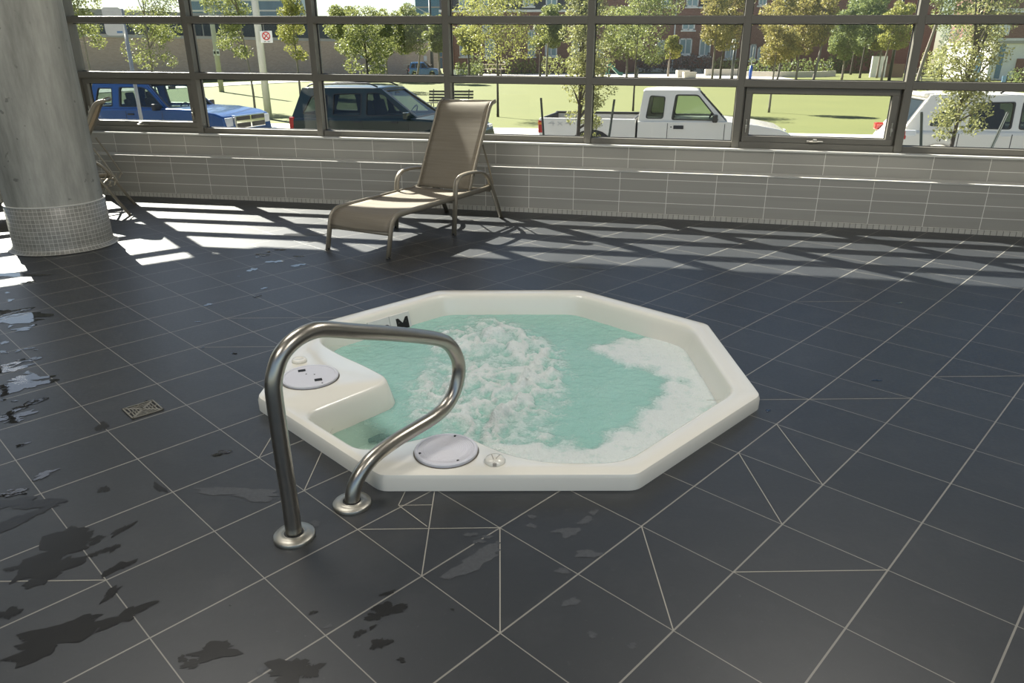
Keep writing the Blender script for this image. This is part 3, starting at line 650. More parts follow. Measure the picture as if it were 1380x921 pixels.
# side street at the left beyond the lawn, then the long brick wall; plaza beyond the lawn at the right
def left_street(c): return c.x < -7 - .14 * (c.y - 40) and c.y > 44
bm = B(); rr = [DV * s_ + NV * q for s_, q in ((-120, 9.4), (120, 9.4), (120, 17.55), (-120, 17.55))]; bm.faces.new([bm.verts.new((p.x, p.y, -.78)) for p in rr]); struct(obj('road', bm, M_road))
ground_part('sidewalk', 17.62, 24.0, M_walk, nq=4)
bm = B(); rr = [DV * s_ + NV * q for s_, q in ((-120, 17.5), (120, 17.5), (120, 17.66), (-120, 17.66))]; prism(bm, [(p.x, p.y) for p in rr], -.78, -.645, 'XY'); struct(obj('curb', bm, M_walk, bevel=.02))
bm = B(); f_ = off_line(GL, .16); g_ = off_line(GL, 1.6)
for i in range(len(f_) - 1): bm.faces.new([bm.verts.new((p.x, p.y, -.74)) for p in (f_[i], f_[i + 1], g_[i + 1], g_[i])])
struct(obj('planting_bed', bm, M_bed))
ground_part('lawn', 24.0, 130, M_grass, nq=70, nx=90)
M_plaza = mat('plaza paving', (.60, .54, .46), .85, var=.05, scale=1)
def patch(name, pts, m, lift=.03, n=10):
    bm = B(); (a, b, c, d) = [Vector((p[0], p[1], 0)) for p in pts]
    g = [[None] * (n + 1) for _ in range(n + 1)]
    for i in range(n + 1):
        for k in range(n + 1):
            p = (a.lerp(b, k / n)).lerp(d.lerp(c, k / n), i / n); g[i][k] = bm.verts.new((p.x, p.y, gz(p.x, p.y) + lift))
    for i in range(n):
        for k in range(n): bm.faces.new((g[i][k], g[i][k + 1], g[i + 1][k + 1], g[i + 1][k]))
    o = struct(obj(name, bm, m))
    for p in o.data.polygons:
        if p.normal.z < 0: p.flip()
    return o
pl0, pl1 = gnd(612, 103.5), gnd(1075, 108)
patch('plaza', [(pl0.x - 2, pl0.y), (pl1.x, pl1.y), (pl1.x + 4, 84), (-6, 84)], M_plaza)
# the white path that runs away to the left and the side street behind it
qa, qb, qc, qd = gnd(262, 124), gnd(262, 118), gnd(560, 104.2), gnd(560, 105.6)
patch('path', [(qa.x - 8, qa.y - 3.2), (qd.x, qd.y), (qc.x, qc.y), (qb.x - 8, qb.y - 3.5)], M_walk, .04)
patch('side_street', [(qb.x - 40, qb.y - 2), (qc.x + 2, qc.y + .6), (qc.x + 8, 88), (-75, 72)], M_road, .035)

# ---- foliage
def leaf_mat(name, a, b, trans=.35):
    s = NT(name).set(rough=.55); g = s.n('NewGeometry').outputs['Random Per Island']
    c = s.mix(g, a, b); s.l(c, s.b.inputs['Base Color']); t = s.n('BsdfTranslucent'); s.l(s.mix(.28, c, (.62, .62, .2)), t.inputs[0]); m_ = s.n('MixShader'); m_.inputs[0].default_value = trans
    s.l(s.b.outputs[0], m_.inputs[1]); s.l(t.outputs[0], m_.inputs[2]); s.l(m_.outputs[0], s.o.inputs[0]); return s.m
LEAF = {'green': leaf_mat('green leaves', (.045, .07, .015), (.27, .31, .105)), 'yellow': leaf_mat('yellow green leaves', (.11, .13, .02), (.41, .40, .10)), 'orange': leaf_mat('turning leaves', (.12, .11, .03), (.42, .335, .11)),
        'dark': leaf_mat('dark green leaves', (.06, .10, .03), (.20, .26, .09)), 'near': leaf_mat('pear leaves', (.08, .10, .025), (.38, .38, .16)), 'blue': leaf_mat('spruce needles', (.08, .12, .10), (.26, .33, .29)), 'purple': leaf_mat('purple leaves', (.06, .05, .06), (.20, .18, .20), .2), 'pale': leaf_mat('pale shrub leaves', (.26, .30, .09), (.5, .5, .25)), 'hedge': leaf_mat('hedge leaves', (.05, .09, .03), (.17, .24, .08))}
M_bark = mat('grey bark', (.22, .19, .16), .85, var=.3, scale=14); M_darkbark = mat('dark bark', (.07, .06, .05), .9, var=.25, scale=14)
def foliage(name, m, parent, blobs, n, leaf, seed, fall=0.):
    """leaf quads spread through ellipsoids: blobs = (centre, radii, weight)"""
    r = np.random.RandomState(seed); wts = np.array([b[2] for b in blobs]); wts = wts / wts.sum(); pos = []
    for (c, ra, _), k in zip(blobs, r.multinomial(n, wts)):
        d = r.normal(size=(k, 3)); d /= np.linalg.norm(d, axis=1)[:, None]; rad = r.uniform(.25, 1, k) ** .45
        pos.append(np.array(c) + d * rad[:, None] * np.array(ra))
    pos = np.concatenate(pos); k = len(pos)
    # gather the leaves into sprays so that light shows between them
    a = r.normal(size=(k, 3)); a /= np.linalg.norm(a, axis=1)[:, None]; b = np.cross(a, r.normal(size=(k, 3))); b /= np.linalg.norm(b, axis=1)[:, None]
    sz = leaf * r.uniform(.6, 1.3, (k, 1)); v = np.stack([pos - a * sz, pos - b * sz * .5, pos + a * sz, pos + b * sz * .5], 1).reshape(-1, 3)
    me = bpy.data.meshes.new(name); me.from_pydata(v.tolist(), [], [(4 * i, 4 * i + 1, 4 * i + 2, 4 * i + 3) for i in range(k)]); me.update()
    return put(name, me, m, parent)
def tree(label, u, vb, y, u0, u1, vt, vbot, kind, n=5200, trunk_px=3., name='tree', bark=None, group=None, lean=0., branches=6, loc=None, seed=None, dens=1., shape='round'):
    """a tree standing at the pixel column u; its crown spans u0..u1 and vt..vbot at that distance"""
    p = gnd(u, vb) if y is None else qpos(u, y)
    y = p.y; seed = int(u) if seed is None else seed; rnd = random.Random(seed)
    pxm = y * .965 / FPX                                     # metres per pixel there
    T = thing(name, label, 'tree', p, 0, group)
    top = aty(u, vt, y).z - p.z; bot = aty(u, vbot, y).z - p.z; e_ = .06 * (u1 - u0); cx0 = (u0 - e_ - u) * pxm; cx1 = (u1 + e_ - u) * pxm; cxm = (cx0 + cx1) / 2; hw = (cx1 - cx0) / 2
    tr = max(trunk_px * pxm / 2, .02); bm = B()
    tp = [(0, 0, 0), (lean * .3, 0, bot * .5), (cxm * .25 + lean * .6, 0, bot + (top - bot) * .25), (cxm * .7, .0, bot + (top - bot) * .85)]
    pts = catmull(tp, 4); tube(bm, pts, [tr * (1.12 - .85 * i / len(pts)) for i in range(len(pts))], 8)
    blobs = []; nb = max(10, min(34, int(3.4 * dens * (top - bot) / hw)))
    for k in range(nb):
        f = (k + .5) / nb; z = bot + (top - bot) * (f + rnd.uniform(-.04, .04)); env = {'round': math.sin(PI * (.16 + .72 * f)) ** .6, 'cone': 1.15 - f, 'column': .75 + .25 * math.sin(PI * f), 'fan': .55 + .45 * math.sin(PI * (.1 + .75 * f))}[shape]
        for _ in range(2):
            a = rnd.uniform(0, 2 * PI); q = rnd.uniform(.25, .72) * env
            c = (cxm + hw * q * math.cos(a), hw * q * math.sin(a), z); rr_ = hw * env * rnd.uniform(.34, .56); blobs.append((c, (rr_, rr_, min(rr_ * .8, (top - bot) * .16)), rr_ ** 2))
            if branches and k % 2 == 0:
                st = (cxm * .3, 0, bot + (z - bot) * .55); tube(bm, [st, ((st[0] + c[0]) / 2, c[1] / 2, (st[2] + c[2]) / 2 + .05 * hw), c], [tr * .45, tr * .3, tr * .1], 5)
    obj('trunk', bm, bark or M_bark, T, smooth=True)
    foliage('crown', LEAF[kind], T, blobs, int(n * 1.25 * dens * max(1, nb / 16)), max(.021, 1.5 * pxm), seed)
    return T
G1 = 'park trees'
TREES = [
    # label, u, vbase, y, u0, u1, vtop, vbottom, kind, opts
    ('leafy street tree at the far left edge of the glass, beside the column', 120, 112, 34, 92, 153, -70, 62, 'green', {}),
    ('green tree behind the blank rounded sign at the left', 204, 104, 40, 172, 250, -70, 88, 'green', dict(shape='fan')),
    ('green tree rising beside the grey utility pole', 344, 150, None, 298, 352, -70, 74, 'green', dict(shape='fan', trunk_px=3)),
    ('slim green tree right of the parking sign, in front of the brick wall', 405, 128, None, 382, 424, -60, 74, 'yellow', dict(shape='fan')),
    ('thin sapling with a grey stem before the left end of the brick wall', 471, 101, 60, 444, 492, 8, 70, 'green', {}),
    ('green tree with a dark forked trunk rising above the green estate car', 497, 122, None, 462, 528, 12, 98, 'green', dict(bark='d', trunk_px=4)),
    ('sapling with a pale trunk in front of the middle of the brick wall', 521, 101, 62, 500, 548, 16, 70, 'green', dict(seed=901)),
    ('leaning thin tree over the far picnic table by the brick wall', 560, 98, 63, 532, 584, 10, 72, 'green', dict(lean=.8, seed=902)),
    ('young tree at the right end of the brick wall next to the lamp post', 592, 102, 58, 572, 612, 24, 66, 'green', {}),
    ('broad yellow-green tree on the lawn with a dark trunk, behind the bench', 671, 158, None, 612, 730, -45, 78, 'yellow', dict(bark='d', trunk_px=3.2, dens=1.2)),
    ('small yellow-green tree in front of the apartment block, left of the broad lawn tree', 632, 93, 70, 612, 650, 38, 70, 'yellow', dict(bark='d', seed=903)),
    ('dark trunked tree left of the near staked tree at the plaza edge', 728, 101, 62, 716, 756, 10, 62, 'green', dict(bark='d', seed=904)),
    ('slender green tree with a thin grey stem just left of the near staked tree', 737, 103, 60, 728, 762, 6, 58, 'green', dict(seed=905)),
    ('tall green tree with a dark stem rising behind the pickup bed', 853, 150, None, 808, 905, -40, 80, 'green', dict(bark='d', trunk_px=2.6, dens=1.2)),
    ('grey trunked tree on the plaza beside the green slide', 845, 106, 57, 806, 872, 12, 74, 'green', dict(seed=906)),
    ('small yellow bush-like tree in front of the purple hedge', 901, 92, 72, 893, 916, 50, 78, 'yellow', dict(seed=907)),
    ('golden tree right of the lamp post, with a slim grey trunk', 961, 106, 57, 936, 985, -25, 66, 'orange', dict(seed=908)),
    ('golden tree with the darker trunk, second right of the lamp post', 972, 106, 60, 955, 1008, -25, 64, 'orange', dict(bark='d', seed=909)),
    ('orange tinged tree on the lawn above the open window sash', 1036, 152, None, 1012, 1062, 30, 84, 'orange', dict(trunk_px=3, seed=910)),
    ('orange tree leaning slightly over the low curved wall', 1049, 109, 54, 1014, 1074, -20, 74, 'orange', dict(lean=.3, seed=911)),
    ('golden tree standing midway along the low curved wall', 1075, 108, 55, 1050, 1100, -20, 72, 'orange', dict(seed=912)),
    ('golden tree with a long leaning pale trunk, rightmost along the low curved wall', 1098, 109, 53, 1078, 1122, -20, 56, 'orange', dict(lean=.5, trunk_px=3.6, seed=913)),
    ('dark green tree with a short stem in front of the pale shrub', 1137, 101, 62, 1112, 1150, 10, 76, 'dark', dict(seed=914)),
    ('dark green tree in the middle of the mulch circle', 1148, 93, 76, 1128, 1172, -20, 70, 'dark', dict(seed=915, bark='d')),
    ('dark green tree at the right of the mulch circle', 1161, 99, 66, 1142, 1186, -20, 66, 'dark', dict(seed=916, bark='d')),
    ('bright yellow tree left of the dark post, with a forked thin trunk', 1184, 98, 66, 1168, 1200, 36, 66, 'yellow', dict(seed=917)),
    ('yellow tree over the white screen, right of the bright yellow one', 1191, 104, 58, 1180, 1222, 4, 66, 'yellow', dict(seed=918)),
    ('grey trunked green tree at the right, rising behind the white estate car', 1238, 122, 40, 1222, 1300, -60, 34, 'green', dict(trunk_px=5, lean=.6, seed=919)),
]
for (lb, u, vb, y, u0, u1, vt, vbo, kd, op) in TREES:
    op = dict(op); 
    if op.get('bark') == 'd': op['bark'] = M_darkbark
    tree(lb, u, vb, y, u0, u1, vt, vbo, kd, group=G1, **op)
# two narrow young trees close outside the glass, each with two steel stakes
M_stake = mat('green black steel stake', (.02, .03, .025), .5)
def near_tree(label, u, y, u0, u1, seed, stakes, names):
    tree(label, u, None, y, u0, u1, -90, 182, 'near', n=3000, trunk_px=7, name='columnar_tree', bark=M_darkbark, seed=seed, shape='column', dens=1.6, group='narrow staked trees outside the glass')
    for (ub, ut, vt), nm in zip(stakes, names):
        p = aty(ub, 190, y); q = aty(ut, vt, y); d = (p - q); k = (q.z + .80) / (q.z - p.z); b = q + d * k
        bm = B(); ax_ = (q - b); tube(bm, [(0, 0, 0), ax_], .017, 6); boxc(bm, ax_ * .5 + Vector((0, -.02, 0)), (.008, .03, ax_.length * .98), 0, 0, math.atan2(ax_.x, ax_.z))
        o = obj('tree_stake', bm, M_stake); o.location = b; tag(o, nm, 'stake', 'steel tree stakes')
near_tree('narrow leafy young tree outside the glass in front of the white pickup bed', 781, 11.3, 755, 824, 31, ((733, 729, 132), (820, 828, 134)), ('dark steel stake by the tail light of the white pickup', 'dark steel stake in front of the middle of the white pickup bed'))
near_tree('narrow leafy young tree outside the glass in front of the white estate car', 1305, 10.2, 1268, 1352, 47, ((1241, 1242, 151), (1340, 1358, 151)), ('upright dark steel stake by the tail lamp of the white estate car', 'leaning dark steel stake before the rear door of the white estate car'))

# ---- hedges and shrubs
def shrub(label, pts, y, h_px, kind, n, name='shrub', cat='shrub', group='shrubs round the plaza', base=None, leaf=1.5):
    u0, u1, vb = pts; c = aty((u0 + u1) / 2, vb, y); pxm = y * .965 / FPX; hw = (u1 - u0) / 2 * pxm; h = h_px * pxm; rnd = random.Random(int(u0))
    z0 = gz(c.x, c.y); H = max(h, c.z - z0 + h)
    S_ = thing(name, label, cat, (c.x, c.y, z0), 0, group); nb = max(3, int(hw / max(h, .3) * 2.2)); bl = []
    for k in range(nb):
        x = -hw + 2 * hw * (k + .5) / nb; rr_ = max(hw / nb * 1.15, .2); bl.append(((x, rnd.uniform(-.2, .2), H * .5), (rr_, rr_, H * .52 * rnd.uniform(.85, 1.05)), 1))
    foliage('leaves', LEAF[kind], S_, bl, n, leaf * pxm, int(u0) + 5)
    for k in range(nb):
        bm = B(); x = bl[k][0][0]; tube(bm, [(x, 0, 0), (x + .05, 0, H * .6)], [.04, .015], 5); obj('stem', bm, M_darkbark, S_)
for a in (('low purple-leaved hedge behind the plaza wall', (868, 958, 91), 84, 19, 'purple', 1500, 'hedge', 'hedge'), ('pale green shrub right of the purple hedge', (962, 1000, 89.5), 86, 11, 'pale', 500), ('taller purple shrub at the left end of the purple hedge', (858, 874, 92), 86, 16, 'purple', 250),
          ('clipped dark hedge at the foot of the apartment block, far left end', (614, 652, 92), 76, 8, 'hedge', 500, 'hedge', 'hedge'), ('round green shrub behind the middle picnic table', (693, 722, 92), 82, 13, 'green', 400), ('leafy shrub row left of the near staked tree', (730, 792, 89), 76, 14, 'green', 800),
          ('grey green bush beside the apartment door', (634, 650, 90), 75, 18, 'dark', 250), ('green bush low behind the picnic benches', (655, 690, 91), 82, 12, 'green', 350), ('long dark hedge behind the low curved wall', (1010, 1122, 88), 72, 10, 'hedge', 1300, 'hedge', 'hedge'),
          ('pale yellow shrub at the edge of the mulch circle', (1114, 1142, 88), 86, 13, 'pale', 450), ('dark green thicket behind the mulch circle', (1122, 1186, 93), 84, 40, 'hedge', 1500, 'thicket', 'shrub'), ('grey blue spruce at the right behind the staked tree', (1258, 1296, 97), 74, 58, 'blue', 1500, 'spruce', 'tree'),
          ('pale cream shrub in front of the blue spruce', (1240, 1272, 94), 68, 28, 'pale', 700), ('brownish green hedge at the far right edge', (1356, 1400, 108), 46, 16, 'dark', 500, 'hedge', 'hedge'), ('dense dark green bush right of the spruce', (1288, 1340, 100), 66, 60, 'dark', 1200)):
    shrub(*a[:6], **({} if len(a) < 8 else dict(name=a[6], cat=a[7])))

# ---- vehicles
def paint(name, c, metal=.0, rough=.22):
    s = NT(name).set(c, rough, metal, Coat_Weight=.6, Coat_Roughness=.05); s.l(s.mix(s.noise(2), tuple(k * .96 for k in c), tuple(min(1, k * 1.04) for k in c)), s.b.inputs['Base Color']); return s.m
M_tyre = mat('tyre rubber', (.02, .02, .02), .85); M_rim = mat('alloy rim', (.5, .5, .5), .3, .9); M_trimb = mat('black trim', (.02, .02, .021), .5); M_seat = mat('dark seat fabric', (.05, .05, .055), .9)
M_cgl = glass('car glass', (.62, .70, .66), .10); M_cgd = glass('dark car glass', (.25, .29, .28), .12); M_red = mat('red lens', (.45, .02, .015), .2, Coat_Weight=.5); M_amber = mat('amber lens', (.75, .25, .03), .2); M_clear = mat('clear lens', (.75, .76, .75), .12); M_chrome = mat('chrome', (.8, .8, .8), .08, 1.)
def arch(cx, r, z, n=12):
    """bottom edge of a body side over a wheel, from front to back"""
    a0 = math.asin(min(1, max(-1, (z - .36) / r))); return [(cx + r * math.cos(a), .36 + r * math.sin(a)) for a in np.linspace(a0, PI - a0, n)]
def panel(name, mapf, outl, holes, m, parent, th=.035, pane=None, pname='window', first=None):
    bm = B(); loops = [outl] + holes; vs_ = []
    for lp in loops: vs_ += [bm.verts.new(mapf(*p)) for p in lp]
    for t in geometry.tessellate_polygon([[Vector((p[0], p[1], 0)) for p in lp] for lp in loops]):
        try: bm.faces.new([vs_[i] for i in t])
        except ValueError: pass
    o = obj(name, bm, m, parent, solid=th)
    for h in holes:
        c = sum((Vector(p) for p in h), Vector((0, 0))) / len(h); bm = B(); bm.faces.new([bm.verts.new(mapf(*p)) for p in h]); w_ = obj(pname, bm, first if first is not None and h is holes[0] else pane, parent)
        bm = B(); inn = [tuple(c + (Vector(p) - c) * .94) for p in h]; outp = [tuple(c + (Vector(p) - c) * 1.02) for p in h]; A = [bm.verts.new(mapf(*p)) for p in outp]; C = [bm.verts.new(mapf(*p)) for p in inn]
        for i in range(len(h)): bm.faces.new((A[i], A[(i + 1) % len(h)], C[(i + 1) % len(h)], C[i]))
        obj('seal', bm, M_trimb, w_, solid=.045)
    return o
def rp(pts, r=.05): return [tuple(p) for p in fillet_closed([V2(*p) for p in pts], r, 3)]
def car(label, name, cat, u, q, rear, spec, col):
    d = ray(u, 110); t = q / (d.x * NV.x + d.y * NV.y); P = Vector((d.x * t, d.y * t, -.78)); L, W = spec['L'], spec['W']
    P = P + NV * (W / 2) - (Vector((0, 0, 0)) if rear else DV * L)
    T = thing(name, label, cat, P, math.atan2(DV.y, DV.x), 'cars parked along the street'); hw = W / 2
    bm = B(); prism(bm, spec['body'], -hw, hw); obj('body', bm, col, T, bevel=.07, segs=4, auto=50)
    for bx in spec.get('bed', []): bm = B(); prism(bm, bx[1], bx[2], bx[3]); obj(bx[0], bm, col if bx[4] == 0 else M_trimb, T, bevel=.03, segs=3)
    zb, zr, xb0, xb1, xr0, xr1, hb, hr = spec['cab']
    kz = lambda z: hb + (hr - hb) * (z - zb) / (zr - zb)
    for sg in (-1, 1):
        mapf = lambda x, z, sg=sg: (x, sg * kz(z), z)
        panel('side_frame', mapf, [(xb0, zb), (xb1, zb), (xr1 + .04, zr - .02), (xr1, zr), (xr0, zr), (xr0 - .03, zr - .04)], [rp(h) for h in spec['win']], col, T, pane=spec.get('side_glass', M_cgl), first=spec.get('first_glass'), pname='side_window')
    mf = lambda y, t: (xb1 + (xr1 - xb1) * t, y, zb + (zr - zb) * t); mb = lambda y, t: (xb0 + (xr0 - xb0) * t, y, zb + (zr - zb) * t)
    i = lambda s: [(-(hb - s), .05), (hb - s, .05), (hr - s, .93), (-(hr - s), .93)]
    panel('front_frame', mf, [(-hb, 0), (hb, 0), (hr, 1), (-hr, 1)], [i(.06)], col, T, pane=M_cgl, pname='windscreen'); panel('rear_frame', mb, [(-hb, 0), (hb, 0), (hr, 1), (-hr, 1)], [[(-(hb - .12), .12), (hb - .12, .12), (hr - .1, .85), (-(hr - .1), .85)]], col, T, pane=M_cgd, pname='rear_window')
    bm = B(); n = 12; rows = []
    for a in range(n + 1):
        x = xr0 - .03 + (xr1 - xr0 + .08) * a / n; e_ = 1 - abs(2 * a / n - 1) ** 4
        rows.append([bm.verts.new((x, hr * 1.01 * (2 * b / n - 1), zr - .015 + .055 * (1 - abs(2 * b / n - 1) ** 3) * (.35 + .65 * e_))) for b in range(n + 1)])
    for a, b in zip(rows, rows[1:]):
        for k in range(n): bm.faces.new((a[k], a[k + 1], b[k + 1], b[k]))
    obj('roof', bm, col, T, smooth=True, solid=.03)
    for x in spec['wheels']:
        for sg in (-1, 1):
            mt = Matrix.Translation((x, sg * (hw - .11), .35)) @ Matrix.Rotation(PI / 2, 4, 'X')
            bm = B(); lathe(bm, [(.21, -.10), (.31, -.11), (.345, -.07), (.345, .07), (.31, .11), (.21, .10)], 32, mt, cap=False); wh = obj('wheel', bm, M_tyre, T, smooth=True)
            bm = B(); lathe(bm, [(.0005, -.06), (.05, -.07), (.20, -.085), (.215, -.1), (.215, .1), (.20, .085), (.05, .07), (.0005, .06)], 32, mt, cap=False); obj('rim', bm, M_rim, wh, smooth=True)
    for (nm, b_, mm) in spec.get('extra', []):
        bm = B(); box(bm, *b_); obj(nm, bm, mm, T, bevel=min(.02, .3 * min(b_[1] - b_[0], b_[3] - b_[2], b_[5] - b_[4])))
    sx = spec['seat']
    for sg in (-1, 1):
        bm = B(); boxc(bm, (sx, sg * .36, .80), (.5, .5, .22)); boxc(bm, (sx - .26, sg * .36, 1.08), (.14, .46, .62), 0, 0, R(-14)); boxc(bm, (sx - .36, sg * .36, 1.44), (.09, .26, .18), 0, 0, R(-10)); obj('seat', bm, M_seat, T, bevel=.04, segs=3)
        bm = B(); mx_ = xb1 - .22; boxc(bm, (mx_, sg * (hw + .09), zb + .09), (.10, .20, .15)); boxc(bm, (mx_ + .02, sg * (hw - .02), zb + .05), (.05, .14, .05)); obj('door_mirror', bm, spec.get('mirror', M_trimb), T, bevel=.03, segs=3)
    bm = B(); tube(bm, [Matrix.Translation((sx + .55, .36, 1.10)) @ Matrix.Rotation(R(-62), 4, 'Y') @ Vector((.18 * math.cos(a), .18 * math.sin(a), 0)) for a in np.linspace(0, 2 * PI, 20, endpoint=False)], .016, 6, closed=True); obj('steering_wheel', bm, M_trimb, T)
    bm = B(); box(bm, sx + .62, xb1 - .05, -hb + .06, hb - .06, .85, zb + .03); obj('dashboard', bm, M_trimb, T, bevel=.04)
    bm = B(); box(bm, xr1 + .12, xr1 + .16, -.12, .12, zr - .16, zr - .09); obj('rear_view_mirror', bm, M_trimb, T, bevel=.01)
    for x in spec.get('gaps', []):
        bm = B(); box(bm, x - .006, x + .006, -hw - .003, -hw + .02, .42, zb - .02); obj('door_gap', bm, M_trimb, T)
    return T
WHITE = paint('white car paint', (.83, .80, .73)); DGREEN = paint('dark green car paint', (.006, .018, .014), .0, .3); BLUE = paint('blue car paint', (.02, .085, .26), .3, .2); PEARL = paint('cream white car paint', (.82, .78, .69)); FARBLUE = paint('pale blue car paint', (.05, .16, .38), .2)
W_ = .88
ranger = dict(L=5.15, W=1.76, cab=(1.06, 1.66, 2.07, 3.80, 2.16, 3.20, .83, .70), wheels=(1.12, 4.3), seat=2.95, gaps=(2.66, 3.78),
    body=[(2.06, .36), (2.06, 1.07), (3.80, 1.09), (4.4, 1.03), (4.85, .95), (5.05, .85), (5.13, .72), (5.15, .42), (5.0, .33)] + arch(4.3, .42, .33) + [(3.86, .33)],
    bed=[('bed_side', [(0, .55), (0, 1.11), (2.02, 1.11), (2.02, .36)] + arch(1.12, .53, .36) + [(.1, .40)], -.88, -.80, 0), ('bed_side', [(0, .55), (0, 1.11), (2.02, 1.11), (2.02, .36)] + arch(1.12, .53, .36) + [(.1, .40)], .80, .88, 0),
         ('tailgate', [(0, .55), (.06, .55), (.06, 1.11), (0, 1.11)], -.80, .80, 0), ('bed_liner', [(.06, .52), (2.02, .52), (2.02, 1.13), (1.96, 1.13), (1.96, .58), (.12, .58), (.12, 1.13), (.06, 1.13)], -.80, .80, 1), ('bed_rail', [(.05, 1.10), (2.0, 1.10), (2.0, 1.145), (.05, 1.145)], .77, .85, 1), ('rear_bumper', [(-.12, .42), (.03, .42), (.03, .62), (-.12, .62)], -.82, .82, 1)],
    win=[[(2.21, 1.12), (2.56, 1.12), (2.58, 1.54), (2.27, 1.56)], [(2.73, 1.10), (3.66, 1.10), (3.22, 1.58), (2.78, 1.58)]], side_glass=M_cgl, first_glass=M_cgd,
    extra=[('door_handle', (2.78, 2.98, -.895, -.875, .93, 1.0), M_trimb), ('tail_light', (-.02, .10, -.885, -.70, .80, 1.06), M_red), ('indicator_lens', (-.025, .105, -.888, -.70, .96, 1.03), M_amber), ('tail_light', (-.02, .10, .70, .885, .80, 1.06), M_red), ('headlight', (4.98, 5.12, -.86, -.60, .68, .84), M_clear), ('headlight', (4.98, 5.12, .60, .86, .68, .84), M_clear), ('front_bumper', (5.05, 5.24, -.86, .86, .40, .60), M_trimb), ('wheel_arch_liner', (.56, 1.68, -.79, -.45, .40, .92), M_trimb), ('wheel_arch_liner', (.56, 1.68, .45, .79, .40, .92), M_trimb), ('key_lock', (2.72, 2.745, -.886, -.876, .955, .98), M_trimb), ('badge', (3.92, 3.97, -.887, -.876, .86, .90), M_trimb)])
truck = car('white extended cab pickup truck parked along the street', 'pickup_truck', 'truck', 727, 15.5, True, ranger, WHITE)
bm = B()
for pts in ([(.20, 1.0), (.34, 1.0)], [(.30, 1.035), (.30, .955)], [(.28, 1.035), (.20, .995)], [(.40, .965), (.50, 1.03)], [(.40, 1.03), (.50, .965)], [(.56, 1.0), (.70, 1.0)], [(.66, 1.035), (.66, .955)], [(.64, 1.035), (.56, .995)]):
    tube(bm, [(x, -.883, z) for x, z in pts], .009, 4)
obj('side_lettering', bm, mat('grey decal', (.52, .52, .50), .5), truck)
suvspec = dict(L=4.42, W=1.80, cab=(1.02, 1.66, .05, 3.12, .30, 2.18, .84, .66), wheels=(.85, 3.48), seat=2.0, gaps=(1.02, 1.80, 2.9), mirror=DGREEN,
    body=[(0, .50), (.0, .66), (.04, 1.03), (3.12, 1.06), (3.8, 1.02), (4.2, .92), (4.36, .78), (4.42, .55), (4.36, .34), (4.0, .34)] + arch(3.48, .42, .34) + [(2.9, .34), (1.4, .34)] + arch(.85, .42, .34) + [(.3, .40)],
    win=[[(.30, 1.10), (.94, 1.08), (.94, 1.52), (.52, 1.50)], [(1.06, 1.08), (1.76, 1.08), (1.76, 1.56), (1.06, 1.54)], [(1.87, 1.08), (2.82, 1.10), (2.30, 1.52), (2.16, 1.57), (1.87, 1.57)]], side_glass=M_cgd,
    extra=[('tail_light', (-.01, .12, -.90, -.78, .70, 1.04), M_red), ('tail_light', (-.01, .12, .78, .90, .70, 1.04), M_red), ('rear_bumper', (-.08, .1, -.88, .88, .42, .62), DGREEN), ('front_bumper', (4.3, 4.48, -.86, .86, .38, .58), M_trimb), ('headlight', (4.22, 4.36, -.84, -.55, .70, .84), M_clear), ('headlight', (4.22, 4.36, .55, .84, .70, .84), M_clear), ('door_handle', (1.62, 1.78, -.915, -.895, .94, .98), M_trimb), ('door_handle', (2.5, 2.66, -.915, -.895, .94, .98), M_trimb)])
suv = car('dark green estate car with roof rails parked along the street', 'estate_car', 'car', 384, 15.5, True, suvspec, DGREEN)
for sg in (-1, 1):
    bm = B(); tube(bm, fillet([(.38, sg * .60, 1.69), (.48, sg * .60, 1.745), (1.9, sg * .60, 1.765), (2.1, sg * .60, 1.69)], .08, 5), .017, 8); obj('roof_rail', bm, M_trimb, suv, smooth=True)
wagspec = dict(L=4.6, W=1.80, cab=(1.0, 1.63, .22, 3.25, .62, 2.30, .83, .68), wheels=(.85, 3.5), seat=2.15, gaps=(1.12, 1.98, 3.0), mirror=PEARL,
    body=[(0, .48), (.0, .66), (.10, .86), (.22, 1.02), (3.25, 1.04), (3.9, .98), (4.35, .86), (4.55, .66), (4.6, .45), (4.5, .33), (4.1, .33)] + arch(3.5, .42, .33) + [(2.95, .33), (1.4, .33)] + arch(.85, .42, .33) + [(.3, .38)],
    win=[[(.62, 1.10), (.98, 1.08), (1.14, 1.46), (.84, 1.42)], [(1.26, 1.06), (1.96, 1.06), (1.98, 1.52), (1.30, 1.50)], [(2.08, 1.06), (3.0, 1.06), (2.44, 1.50), (2.30, 1.53), (2.10, 1.53)]], side_glass=M_cgd,
    extra=[('tail_light', (.10, .26, -.907, -.74, .86, 1.02), M_red), ('tail_lamp_lens', (.22, .42, -.909, -.80, .92, 1.03), M_clear), ('tail_light', (.06, .24, .74, .905, .90, 1.03), M_red), ('rear_spoiler', (.50, .68, -.62, .62, 1.60, 1.66), PEARL), ('rear_bumper', (-.08, .1, -.87, .87, .40, .62), PEARL), ('front_bumper', (4.5, 4.66, -.86, .86, .38, .56), M_trimb), ('door_handle', (1.8, 1.96, -.915, -.895, .92, .96), PEARL), ('fuel_flap', (.82, .84, -.905, -.895, .84, .92), M_trimb)])
wag = car('cream white hatchback estate parked at the right behind a staked tree', 'estate_car', 'car', 1214, 15.0, True, wagspec, PEARL)
for sg in (-1, 1):
    for k in (0.85, 1.75):
        bm = B(); tube(bm, fillet([(k, sg * .58, 1.66), (k + .08, sg * .58, 1.735), (k + .40, sg * .58, 1.735), (k + .5, sg * .58, 1.67)], .06, 4), .02, 8); obj('roof_rail', bm, M_trimb, wag, smooth=True)
